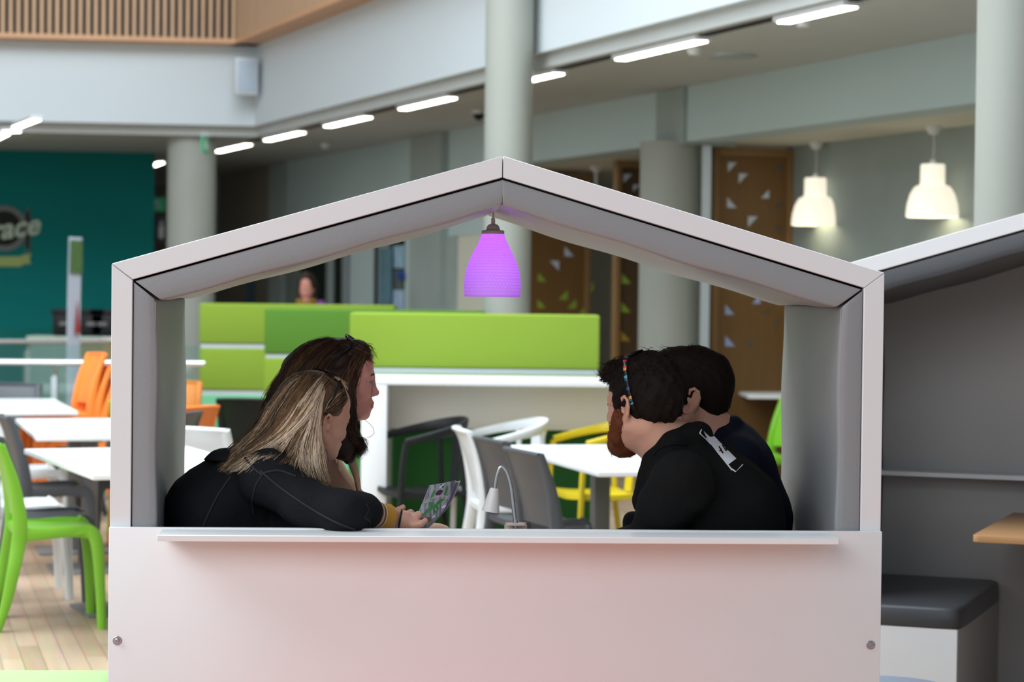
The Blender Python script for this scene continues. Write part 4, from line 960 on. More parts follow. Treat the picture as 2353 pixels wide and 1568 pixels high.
def tufts(V, F, n, length, width, mats, wts, direction, curl=1., rnd=None, keep=None, lift=.35):
    rnd = rnd or random.Random(5); b = MB(); fc = V[F]; nr = np.cross(fc[:, 2] - fc[:, 0], fc[:, 3] - fc[:, 1]); nr /= np.linalg.norm(nr, axis=1)[:, None] + 1e-12; ce = fc.mean(1)
    idx = [i for i in range(len(F)) if keep is None or keep(ce[i], nr[i])]
    for k in range(n):
        i = rnd.choice(idx); p = Vector(ce[i]); nn = Vector(nr[i]); d = direction(p, nn) if callable(direction) else Vector(direction)
        d = d + Vector((rnd.gauss(0, .35), rnd.gauss(0, .35), rnd.gauss(0, .35))); t = d - nn * d.dot(nn); t = (t.normalized() if t.length > 1e-4 else nn.orthogonal().normalized()); sd = nn.cross(t)
        ln = length * (.5 + .9 * rnd.random()); cu = curl * rnd.gauss(0, 1); pts = []; a = 0.; q = p - nn * .003
        for j in range(7):
            pts.append(q.copy()); a += cu * .35; q = q + (t * math.cos(a) + sd * math.sin(a) * .7 + nn * (lift - .10 * j * abs(curl) * .5)) * ln / 6
        if (pts[-1] - pts[0]).length > length * 1.5: continue
        b.sweep(pts, [width * (1 - .8 * j / 6) for j in range(7)], [width * .7 * (1 - .8 * j / 6) for j in range(7)], 4, up=tuple(sd), m=rnd.choices(range(len(mats)), wts)[0], power=2)
    return b
def put(b, name, mats, person, **k): return b.build(name, mats, person, smooth=True, angle=80, xf=Matrix.Translation(-parent_world(person)), recalc=k.pop('recalc', False), **k)
def wr(seed, amp, fx=38.):
    r = random.Random(seed); W_ = [(np.array([r.gauss(0, 1), r.gauss(0, 1), r.gauss(0, .8)]), r.random() * 6.28, .6 + r.random()) for i in range(7)]
    def f(X, Y, Z):
        o = 0
        for v, p, k in W_:
            q = fx * k * (X * v[0] + Y * v[1] + Z * v[2]) + p; o = o + (1 - np.abs(np.sin(q + .8 * np.sin(.5 * q + 2 * p))) * 1.6)
        return -amp * o / 7
    return f
def arm_pts(*p): return [V3(q) for q in p]
def hand_simple(wrist, d, up, side, s=1.):
    """relaxed, slightly curled hand: palm, four fingers of different length, thumb from the side of the palm"""
    d = V3(d) / np.linalg.norm(V3(d)); up = V3(up); up = up - d * (up @ d); up /= np.linalg.norm(up); lat = np.cross(up, d) * side; w0 = V3(wrist); Pn = []
    Pn += [cap(w0 - d * .03, w0 + d * .01, .024 * s, .024 * s, .015)]
    for k, (o, ln) in enumerate([(.030, .072), (.010, .080), (-.010, .075), (-.029, .060)]):
        kn = w0 + d * (.085 - .004 * abs(k - 1)) * s + lat * o * s; Pn.append(cap(w0 + d * .012 + lat * o * .6, kn, .014 * s, .0115 * s, .012))
        q = kn; a = .25
        for j, f in enumerate((.45, .32, .23)):
            nq = q + (d * math.cos(a) - up * math.sin(a)) * ln * f * s; Pn.append(cap(q, nq, (.0095 - .0010 * j) * s, (.0087 - .0010 * j) * s, .003)); q = nq; a += .42
    t0 = w0 + d * .02 + lat * .024 * s; t1 = t0 + (d * .6 + lat * .75 - up * .2) * .045 * s; t2 = t1 + (d * .9 + lat * .35 - up * .25) * .032 * s; t3 = t2 + (d * .98 + lat * .05 - up * .2) * .026 * s
    return Pn + [cap(t0, t1, .015 * s, .0115 * s, .01), cap(t1, t2, .0110 * s, .010 * s, .003), cap(t2, t3, .0098 * s, .0082 * s, .003)]
def seated(hipL, hipR, chest, neck, shL, elL, wrL, shR, elR, wrR, kneeL, kneeR, ankL, ankR, cw=.15):
    """skin prims of a seated body below the neck"""
    hc = (V3(hipL) + V3(hipR)) / 2
    P = [cap(hipL, hipR, .10, .10, .05), cap(hc, chest, .115, .125, .06), cap(chest, neck, .12, .06, .06), cap(shL, shR, .062, .062, .06)]
    for sh, el, wr_ in ((shL, elL, wrL), (shR, elR, wrR)): P += chain([sh, el, wr_], [.043, .036, .026], .02)
    for h_, kn, an in ((hipL, kneeL, ankL), (hipR, kneeR, ankR)): P += chain([h_, kn, an], [.088, .058, .042], .03)
    return P
def trousers_and_shoes(person, hipL, hipR, kneeL, kneeR, ankL, ankR, fwd):
    P = [cap(hipL, hipR, .112, .112, .05)]
    for h_, kn, an in ((hipL, kneeL, ankL), (hipR, kneeR, ankR)): P += chain([V3(h_), V3(kn), V3(an)], [.098, .070, .055], .03)
    V, F = solid(P, .010, wr(4, .004)); emit('trousers', V, F, M['trouser'], person)
    for an in (ankL, ankR):
        a = V3(an); f = V3(fwd); a0 = np.array([a[0], a[1], .045]); V, F = solid([cap(a0 - f * .05, a0 + f * .14, .040, .036, .02), cap(a, a0, .045, .042, .02)], .008); V[:, 2] = np.maximum(V[:, 2], .0); emit('shoe', V, F, M['chair_black'], person)
# ------------------------------------------------------------------ blonde woman, near left
def cpt(x, dy, z): c_, s_ = math.cos(BY), math.sin(BY); return np.array([BL[0] + x * c_ - dy * s_, BL[1] + x * s_ + dy * c_, z])   # booth-local point
def woman_blonde():
    Y0 = 6.22; q = lambda px, py, dy=0.: V3(at_y(px, py, Y0 + dy))
    base = cpt(-.66, .26, .47)
    t = thing('person', 'blonde woman in a black denim jacket leaning her arm on the booth shelf', 'person', tuple(base))
    hc = q(725, 955, .02); s = .93; R = frame_of(math.radians(42), math.radians(12), math.radians(5))
    neck = q(622, 1052, .03)
    hp, T = head(hc, R, s, neck, (.046, .052), jaw=.95, eb=.008, ez=.012)
    hipL, hipR = cpt(-.66, .34, .585), cpt(-.66, .17, .585); chest = q(540, 1190, .02)
    shR, elR, wrR = q(618, 1098, -.15), q(792, 1178, -.265), q(905, 1190, -.10)
    shL, elL, wrL = q(640, 1092, .12), cpt(-.33, .42, .80), cpt(-.12, .40, .80)
    kn = (cpt(-.30, .36, .54), cpt(-.30, .17, .54)); an = (cpt(-.34, .37, .10), cpt(-.34, .16, .10))
    upV, upF = solid(hp + [cap(neck, chest, .07, .10, .05), cap(shL, shR, .05, .05, .05)], .003); upV = relax(upV, upF, 1)
    lowV, lowF = solid(seated(hipL, hipR, chest, neck, shL, elL, wrL, shR, elR, wrR, *kn, *an), .011)
    # right hand, palm up, thumb raised, fingers folding over the booklet
    qq = lambda px, py, dy: V3(at_y(px, py, 6.12 + dy))
    H = [cap(qq(880, 1196, .01), qq(926, 1194, .0), .026, .022, .01), cap(qq(926, 1194, 0), qq(950, 1205, -.004), .021, .019, .012), cap(qq(916, 1188, .03), qq(940, 1196, .015), .017, .017, .012)]
    H += [cap(qq(902, 1186, .045), qq(914, 1175, .05), .0125, .0105, .008), cap(qq(914, 1175, .05), qq(925.5, 1166.5, .05), .0098, .0078, .004)]
    H += [cap(qq(924, 1190, .028), qq(943, 1181, .03), .0125, .0115, .006), cap(qq(943, 1181, .03), qq(943, 1191, .05), .0105, .009, .004)]
    H += [cap(qq(934, 1194, .012), qq(952, 1188, .012), .0115, .0105, .005), cap(qq(952, 1188, .012), qq(961, 1182, .02), .0100, .0088, .003)]
    H += [cap(qq(941, 1199, -.004), qq(956, 1193, -.004), .0112, .0105, .005), cap(qq(956, 1193, -.004), qq(964, 1184, .004), .0100, .0085, .003)]
    H += [cap(qq(950, 1208, -.016), qq(968, 1204, -.018), .0100, .0092, .005), cap(qq(968, 1204, -.018), qq(977.5, 1197, -.014), .0088, .0076, .003)]
    hV, hF = solid(H, .0021); hV = relax(hV, hF, 1)
    LV, LF = solid(hand_simple(wrL, (1, 0, -.05), (0, 0, 1), -1), .004)
    mi = head_colour(upV, upF, hc, R, s)
    V, F, mm = join([(upV, upF, mi), (lowV, lowF, 0), (hV, hF, 0), (LV, LF, 0)]); emit('body', V, F, [M['skin'], M['lips']], t, mm)
    face_parts(t, T, R, s, HB['mid'])
    trousers_and_shoes(t, hipL, hipR, *kn, *an, (1, 0, 0))
    # denim jacket
    J = [cap(hipL, hipR, .125, .125, .05), cap((V3(hipL) + V3(hipR)) / 2, q(505, 1190, .02), .135, .145, .06), cap(q(505, 1190, .02), q(580, 1098, .02), .135, .085, .06),
         cap(q(500, 1180, -.06), q(560, 1110, -.06), .09, .07, .05), cap(q(470, 1160, .05), q(560, 1075, .05), .07, .06, .05),
         cap(shL, shR, .068, .070, .05)]
    J += chain([shR, q(705, 1161, -.21), elR, q(835, 1178, -.19)], [.072, .060, .054, .046], .03)
    J += chain([shL, elL, (elL + wrL) / 2], [.070, .058, .05], .03) + [cap(q(560, 1210, .0), q(700, 1225, .02), .10, .075, .05)]
    J += [cap(q(822, 1173, -.205), q(836, 1176, -.195), .053, .051, .006)]                      # turned cuff
    J += [ell(q(630, 1062, -.01), (.11, .11, .05), None, .04, False)]
    J += [cap(q(620, 1050, .03), q(660, 1000, .05), .045, .05, .02, True)]
    J += [cap(q(868, 1181, -.152), q(905, 1190, -.10), .034, .034, .006, True)]
    jV, jF = solid(J, .005, wr(11, .0050, 30.)); jV = relax(jV, jF, 1); jk = emit('denim_jacket', jV, jF, M['denim'], t)
    # stand-up collar
    cb = MB(); cpts = [q(650, 1068, -.085), q(600, 1050, -.10), q(545, 1035, -.07), q(510, 1035, .0), q(530, 1030, .07), q(590, 1040, .10)]
    pth = smooth_path([Vector(p) for p in cpts], 6); nn = len(pth)
    def colr(u, v): p = pth[min(nn - 1, int(round(u * (nn - 1))))]; w_ = Vector(q(480, 1058, .0)) - Vector(q(500, 1030, 0)); return p + Vector((-.045 * v * math.sin(PI * u) - .008 * v, -.012 * v * (1 if u < .5 else -1), .012 * math.sin(PI * v * .9) - .030 * v))
    cb.grid(colr, nn - 1, 6); put(cb, 'collar', M['denim'], t, solid=.006, recalc=True)
    tj = bvh((jV, jF))
    def seam(pts, r=.0022, off=.001, nm='seam', m='denim_seam'):
        pp = [hit(tj, x, y, off) for x, y in [(p.x, p.y) for p in smooth_path([Vector((a, b, 0)) for a, b in pts], 8)]]; pp = [p for p in pp if p is not None]
        if len(pp) > 3: put(MB().tube(pp, r, 6), nm, M[m], jk if False else t)
    seam([(598, 1082), (640, 1118), (700, 1160), (760, 1195), (815, 1218)], .0030); seam([(563, 1053), (585, 1078), (602, 1092)], .0035)
    seam([(604, 1090), (588, 1115), (580, 1150), (582, 1180)], .0022); seam([(530, 1095), (500, 1140), (480, 1180), (468, 1208)], .0035)
    seam([(604, 1088), (640, 1082), (680, 1095)], .003); seam([(838, 1190), (850, 1200), (846, 1216)], .0022); seam([(838, 1190), (846, 1172), (840, 1158)], .0018)
    # mustard sleeve with a striped band and scalloped edge
    a, b_ = q(832, 1178, -.195), q(890, 1188, -.125); d = (b_ - a) / np.linalg.norm(b_ - a)
    Z = Vector((0, 0, 1)).rotation_difference(Vector(d)).to_matrix().to_4x4(); ln = float(np.linalg.norm(b_ - a))
    mb = MB(); prof = [(.030, 0), (.032, ln * .45), (.033, ln * .8), (.0345, ln)]; N = 48; vs = []; fs = []
    for j, (r_, z_) in enumerate(prof):
        for k in range(N):
            th = 2 * PI * k / N; e = (.0028 * math.sin(th * 14)) if j == 3 else 0; vs.append((r_ * math.cos(th), r_ * math.sin(th), z_ + e))
    for j in range(3):
        for k in range(N): fs.append((j * N + k, j * N + (k + 1) % N, (j + 1) * N + (k + 1) % N, (j + 1) * N + k))
    mb.add(vs, fs); Xf = Matrix.Translation(Vector(a) - parent_world(t)) @ Z; mb.build('mustard_cuff', M['mustard'], t, smooth=True, xf=Xf, solid=.0025)
    for z_, m_, nm in ((ln * .50, mat('cream_stripe', (.7, .6, .5), .8), 'cuff_stripe'), (ln * .56, mat('plum_stripe', (.16, .03, .05), .8), 'cuff_stripe'), (ln * .62, mat('cream_stripe_2', (.7, .6, .5), .8), 'cuff_stripe')):
        MB().lathe([(.0352, z_ - .0014), (.0360, z_), (.0352, z_ + .0014)], 40, cap=False).build(nm, m_, t, smooth=True, xf=Xf)
    def ring_at(c, ax, r, rr, nm, m_):
        Zr = Vector((0, 0, 1)).rotation_difference(Vector(ax).normalized()).to_matrix().to_4x4(); MB().tube([(r * math.cos(x), r * math.sin(x), 0) for x in np.linspace(0, 2 * PI, 32)[:-1]], rr, 8, closed=True).build(nm, m_, t, smooth=True, xf=Matrix.Translation(Vector(c) - parent_world(t)) @ Zr)
    ring_at(qq(920, 1194, 0), qq(950, 1200, 0) - qq(900, 1192, 0), .0262, .0024, 'hair_tie', M['chair_black'])
    ring_at(qq(949, 1196, -.003), qq(956, 1193, -.004) - qq(941, 1199, -.004), .0118, .0012, 'finger_ring', M['gold'])
    # hair: dark roots, pale lengths over the back and down the front of the shoulder
    Tn = lambda *p: T(*p)
    hb = [ell(T(-.020, 0, .034), np.array([.107, .083, .095]) * s, R, .02), ell(T(-.045, 0, -.02), np.array([.085, .078, .08]) * s, R, .03)]
    hb += chain([q(690, 920, -.035), q(655, 970, -.05), q(610, 1015, -.065), q(560, 1046, -.075), q(512, 1082, -.085)], [.062, .060, .040, .028, .010], .03)
    hb += chain([q(690, 930, .03), q(640, 990, .03), q(590, 1030, .02), q(540, 1050, -.02)], [.06, .055, .04, .02], .03)
    hb += chain([q(715, 950, -.070), q(708, 1020, -.10), q(720, 1075, -.13), q(752, 1122, -.15)], [.028, .034, .030, .008], .03)
    hb += chain([q(690, 960, -.07), q(680, 1030, -.10), q(690, 1080, -.13)], [.04, .038, .012], .03)
    hb += [ell(T(.085, -.02, -.03), np.array([.062, .09, .10]) * s, R, .012, True)]
    hb += [ell(T(.024, -.100, -.036), np.array([.060, .052, .057]) * s, R, .012, True)]
    hV2, hF2 = solid(hb, .004, wr(3, .0030, 55.)); hV2 = relax(hV2, hF2, 1)
    Lz = ((hV2[hF2].mean(1) - V3(hc)) @ R) / s; top = Lz[:, 2]
    dist = np.linalg.norm(hV2[hF2].mean(1) - T(.02, -.02, .07), axis=1); rr = random.Random(8)
    hair = emit('hair', hV2, hF2, HB['mid'], t)
    tree = bvh((hV2, hF2), (jV, jF))
    mats = [HB['pale'], HB['honey'], HB['mid'], HB['dark']]
    G1 = [([(700, 856), (668, 890), (640, 935), (612, 985), (560, 1030), (505, 1082)], [(735, 870), (705, 915), (680, 960), (640, 1005), (585, 1040), (520, 1090)]),
          ([(742, 892), (722, 930), (690, 970), (640, 1010), (590, 1042), (538, 1085)], [(735, 870), (705, 915), (680, 960), (640, 1005), (585, 1040), (515, 1088)])]
    G2 = [([(742, 895), (728, 940), (712, 985), (698, 1030), (696, 1070), (712, 1098)], [(744, 898), (736, 945), (734, 1000), (741, 1050), (748, 1085), (758, 1112)]),
          ([(738, 905), (720, 950), (700, 1000), (688, 1040), (690, 1075)], [(742, 895), (730, 945), (718, 1000), (712, 1050), (725, 1100)])]
    G4 = [([(735, 900), (712, 950), (690, 1000), (668, 1040), (650, 1062)], [(744, 905), (724, 960), (707, 1010), (692, 1050), (686, 1080)]), ([(690, 900), (655, 950), (625, 1000), (590, 1028), (548, 1050)], [(722, 905), (690, 960), (665, 1005), (640, 1040), (610, 1056)])]
    G6 = [([(700, 855), (655, 880), (620, 930), (592, 975), (548, 1020), (500, 1064)], [(706, 856), (674, 890), (644, 935), (614, 985), (562, 1030), (508, 1082)])]
    G3 = [([(790, 892), (772, 905), (757, 925), (748, 950)], [(800, 915), (785, 935), (766, 948), (750, 958)])]
    G0 = [([(705, 853), (690, 870), (668, 905), (648, 945)], [(775, 868), (755, 882), (738, 905), (722, 940)]), ([(775, 868), (790, 880), (798, 900)], [(740, 862), (765, 880), (775, 905)])]
    r_ = random.Random(21)
    b = strands(G1[:1], tree, 120, .0020, mats, [.13, .27, .35, .25], 7., .005, rnd=r_, fallback=6.15, curl=3.2, cfreq=1.2)
    b6 = strands(G6, tree, 100, .0020, mats, [.10, .25, .40, .25], 5., .004, rnd=r_, fallback=6.15, curl=3.2, cfreq=1.2)
    b5 = strands(G1[1:], tree, 160, .0021, mats, [.58, .26, .11, .05], 7., .007, rnd=r_, fallback=6.15, curl=3.2, cfreq=1.2)
    b2 = strands(G2, tree, 170, .0020, mats, [.62, .23, .10, .05], 5., .007, rnd=r_, fallback=6.1, curl=2.2, cfreq=1.2)
    b4 = strands(G4, tree, 110, .0020, mats, [.36, .32, .22, .10], 6., .004, rnd=r_, fallback=6.15, curl=3.0, cfreq=1.2)
    b3 = strands(G3, tree, 45, .0016, mats, [.08, .34, .34, .24], 3., .003, rnd=r_, fallback=6.2)
    b0 = strands(G0, tree, 150, .0017, mats, [.05, .15, .40, .40], 5., .004, rnd=r_, fallback=6.2)
    for x in (b6, b4, b5, b2, b3, b0): b.add(x.v, x.f); b.m[-len(x.m):] = x.m
    put(b, 'hair_locks', mats, t)['kind'] = 'stuff'
    ear = T(-.012, -.078, -.070)
    ring_at(ear, (1, .2, .1), .008, .0011, 'earring', M['gold'])
    # sunglasses pushed up into the hair: a separate thing
    g = thing('sunglasses', 'black sunglasses pushed up on the blonde woman\'s head', 'sunglasses', tuple(T(.03, 0, .13)))
    sunglasses(g, T, R, s, M['sun_frame'], .131, -.20, fx=.004, ear=(-.045, .090, .012))
    return t
def sunglasses(g, T, R, s, arm_mat, zt, tilt, arm_parts=None, fx=.058, rake=.0, ear=(-.02, .084, -.005), hinge=.008):
    """frame front above the forehead, arms running back and down to the ears (head coordinates)"""
    W_ = .066; o = parent_world(g)
    def P(x, y, z): return Vector(T(x, y, z)) - o
    ct, st = math.cos(tilt), math.sin(tilt)
    F_ = lambda u, v: (fx + v * ct - 1.6 * u * u, u, zt + v * st - 3.2 * u * u)    # front sheet wraps round the head
    for q in (-1, 1):
        ring = [F_(q * (.034 + .027 * math.cos(a)), .021 * math.sin(a)) for a in np.linspace(0, 2 * PI, 28)[:-1]]
        MB().tube([P(*p) for p in ring], .0026, 6, closed=True).build('rim', M['sun_frame'], g, smooth=True)
        c = P(*F_(q * .034, 0)); lb = MB(); lb.add([c] + [P(*p) for p in ring], [(0, i + 1, (i + 1) % 27 + 1) for i in range(27)]); lb.build('lens', M['sun_lens'], g, smooth=True, solid=.0012)
        p0 = F_(q * .062, .006); e = (ear[0], ear[1] * q, ear[2])
        mid = ((p0[0] + e[0]) / 2 + .004, q * .0885, (p0[2] + e[2]) / 2)
        pts = smooth_path([P(*p0), P(p0[0] - .004, q * .078, p0[2] - .012), P(*mid), P(*e), P(e[0] - .012, e[1], e[2] - .022)], 8)
        if arm_parts and q == arm_parts[0]:
            mb = MB(); cols = arm_parts[1]; n = len(pts) - 1
            mb.sweep(pts, [.0085 + .003 * (1 - i / n) for i in range(n + 1)], .0028, 8, up=tuple(R @ np.array([.75, 0, .65]))); fpr = 8
            mb.m = [cols[min(len(cols) - 1, int(i // fpr / n * len(cols)))] for i in range(len(mb.m))]
            mb.build('arm', arm_parts[2], g, smooth=True)
        else: MB().sweep(pts, [hinge * (1 - .5 * min(1, 2 * i / len(pts))) + .001 for i in range(len(pts))], [.0026] * len(pts), 8, up=tuple(R @ np.array([.7, 0, .7]))).build('arm', arm_mat, g, smooth=True)
    MB().tube([P(*F_(u, .008 - .004 * (abs(u) < .004))) for u in (-.009, -.004, 0, .004, .009)], .0024, 6).build('bridge', M['sun_frame'], g, smooth=True)
woman_blonde()

# ------------------------------------------------------------------ brunette woman, far left
def woman_brunette():
    Y0 = 6.60; q = lambda px, py, dy=0.: V3(at_y(px, py, Y0 + dy))
    base = cpt(-.66, .62, .47)
    t = thing('person', 'smiling brunette woman in a camel coat behind the blonde woman, sunglasses on her head', 'person', tuple(base))
    hc = q(783, 871); s = .93; R = frame_of(math.radians(7), math.radians(4), 0)
    neck = q(728, 1010, .02); hp, T = head(hc, R, s, neck, (.045, .052), jaw=.95, smile=True)
    hipL, hipR = cpt(-.66, .72, .585), cpt(-.66, .58, .585); chest = q(650, 1170, .0)
    shR, elR, wrR = q(700, 1075, -.11), q(760, 1270, -.08), cpt(-.15, .56, .80)
    shL, elL, wrL = q(720, 1070, .12), cpt(-.34, .78, .80), cpt(-.14, .72, .80)
    kn = (cpt(-.30, .74, .54), cpt(-.30, .56, .54)); an = (cpt(-.34, .74, .10), cpt(-.34, .57, .10))
    upV, upF = solid(hp + [cap(neck, chest, .06, .10, .05)], .003); upV = relax(upV, upF, 1)
    lowV, lowF = solid(seated(hipL, hipR, chest, neck, shL, elL, wrL, shR, elR, wrR, *kn, *an), .012)
    hands = [solid(hand_simple(w_, (1, .1, -.05), (0, 0, 1), sd), .0045) for w_, sd in ((wrL, -1), (wrR, 1))]
    V, F, mm = join([(upV, upF, head_colour(upV, upF, hc, R, s)), (lowV, lowF, 0)] + [(a, b, 0) for a, b in hands]); emit('body', V, F, [M['skin_rosy'], M['lips']], t, mm)
    face_parts(t, T, R, s, HC['dark'])
    # teeth of the smile
    MB().sweep([Vector(T(*p)) for p in [(.098, -.017, -.0712), (.1055, -.008, -.0724), (.107, 0, -.0727), (.1055, .008, -.0724), (.098, .017, -.0712)]], .0040, .003, 8, up=tuple(R @ np.array([0, 0, 1.]))).build('teeth', mat('teeth', (.7, .66, .6), .25), t, smooth=True, xf=Matrix.Translation(-parent_world(t)))
    trousers_and_shoes(t, hipL, hipR, *kn, *an, (1, 0, 0))
    J = [cap(hipL, hipR, .13, .13, .05), cap((V3(hipL) + V3(hipR)) / 2, q(640, 1190, 0), .14, .15, .06), cap(q(640, 1190, 0), q(705, 1080, 0), .14, .095, .06), cap(shL, shR, .072, .072, .05)]
    J += chain([shR, elR, (V3(elR) + V3(wrR)) / 2, wrR], [.074, .062, .052, .045], .03) + chain([shL, elL, wrL], [.074, .06, .045], .03)
    J += [cap(q(705, 1100, -.08), q(770, 1150, -.08), .07, .06, .04)]
    J += [cap(q(745, 1000, .0), q(775, 1060, 0), .06, .05, .02, True)]
    jV, jF = solid(J, .007, wr(17, .004, 28.)); emit('coat', jV, jF, M['coat'], t)
    # wide lapel rising beside the neck
    def lap(u, v):
        a = Vector(q(786, 1030, -.07)).lerp(Vector(q(826, 1150, -.08)), v); b_ = Vector(q(808, 1024, -.02)).lerp(Vector(q(832, 1150, -.05)), v); return a.lerp(b_, u) + Vector((.006 * math.sin(PI * v), -.012 * math.sin(PI * u), 0))
    mb = MB(); mb.grid(lap, 5, 10); put(mb, 'lapel', M['coat'], t, solid=.008, recalc=True)
    hb = [ell(T(-.020, 0, .034), np.array([.108, .086, .093]) * s, R, .02), ell(T(-.055, 0, -.04), np.array([.090, .092, .11]) * s, R, .03)]
    hb += chain([q(708, 862, -.02), q(680, 930, -.02), q(654, 1000, -.02), q(640, 1090, -.02)], [.080, .078, .070, .05], .04)
    hb += chain([q(710, 860, .06), q(690, 930, .06), q(665, 1010, .05)], [.07, .07, .05], .04)
    hb += chain([q(796, 850, -.070), q(795, 900, -.078), q(796, 960, -.078), q(800, 1022, -.07), q(802, 1058, -.06)], [.018, .022, .026, .026, .012], .02)
    hb += chain([q(770, 880, -.075), q(770, 960, -.085), q(780, 1030, -.08)], [.03, .045, .03], .03)
    hb += chain([q(800, 850, .072), q(806, 930, .078), q(812, 1010, .07)], [.02, .025, .02], .02)
    hb += [ell(T(.036, 0, .084), np.array([.050, .062, .040]) * s, R, .02)]
    hb += [ell(T(.108, 0, -.032), np.array([.070, .085, .088]) * s, R, .010, True)]
    hV2, hF2 = solid(hb, .0045, wr(6, .0055, 60.)); rr = random.Random(4); ce = hV2[hF2].mean(1); dist = np.linalg.norm(ce - T(.02, 0, .05), axis=1)
    emit('hair', hV2, hF2, HC['dark'], t)
    tree = bvh((hV2, hF2)); mats = [HC['dark'], HC['mid'], HC['tip']]; r_ = random.Random(31)
    G = [([(750, 776), (700, 792), (654, 840), (620, 900), (600, 952), (592, 992)], [(800, 790), (765, 830), (735, 880), (700, 930), (665, 980), (640, 1020)]),
         ([(788, 782), (815, 788), (838, 800), (850, 822)], [(790, 800), (808, 808), (826, 822), (838, 845)]), ([(825, 800), (804, 840), (792, 890), (785, 940), (785, 1000)], [(848, 812), (826, 848), (816, 895), (814, 950), (812, 1000)])]
    b = strands(G, tree, 230, .0021, mats, [.30, .42, .28], 9., .006, rnd=r_, fallback=6.5, curl=4., cfreq=2.2)
    Gc = [([(808, 950), (820, 980), (810, 1005), (830, 1030), (808, 1058)], [(790, 950), (800, 990), (830, 1008), (836, 1032), (818, 1062)])]
    b2 = strands(Gc, tree, 60, .0014, mats, [.3, .45, .25], 5., .004, rnd=r_, fallback=6.5, curl=6., cfreq=2.)
    Gt = [([(640, 870), (612, 925), (596, 960), (590, 985)], [(660, 890), (640, 940), (620, 975), (604, 1000)])]
    b3 = strands(Gt, tree, 40, .0018, [HC['tip'], HC['tip'], HC['tip']], [0, 0, 1], 5., .004, rnd=r_, fallback=6.5, curl=3.)
    for x in (b2, b3): b.add(x.v, x.f); b.m[-len(x.m):] = x.m
    fl_ = MB()                                                                   # a loose curl beside the chin
    fl_.tube([Vector(q(*p, -.03)) for p in [(838, 965), (850, 975), (858, 985), (860, 996), (852, 1004), (844, 1006)]], .0007, 5); b.add(fl_.v, fl_.f, 1)
    put(b, 'hair_locks', mats, t)['kind'] = 'stuff'
    g = thing('sunglasses', 'black wide sunglasses pushed up on the brunette woman\'s head', 'sunglasses', tuple(T(.03, 0, .13)))
    sunglasses(g, T, R, s, M['sun_frame'], .128, -.55, fx=.026, ear=(-.045, .090, .055), hinge=.022)
woman_brunette()
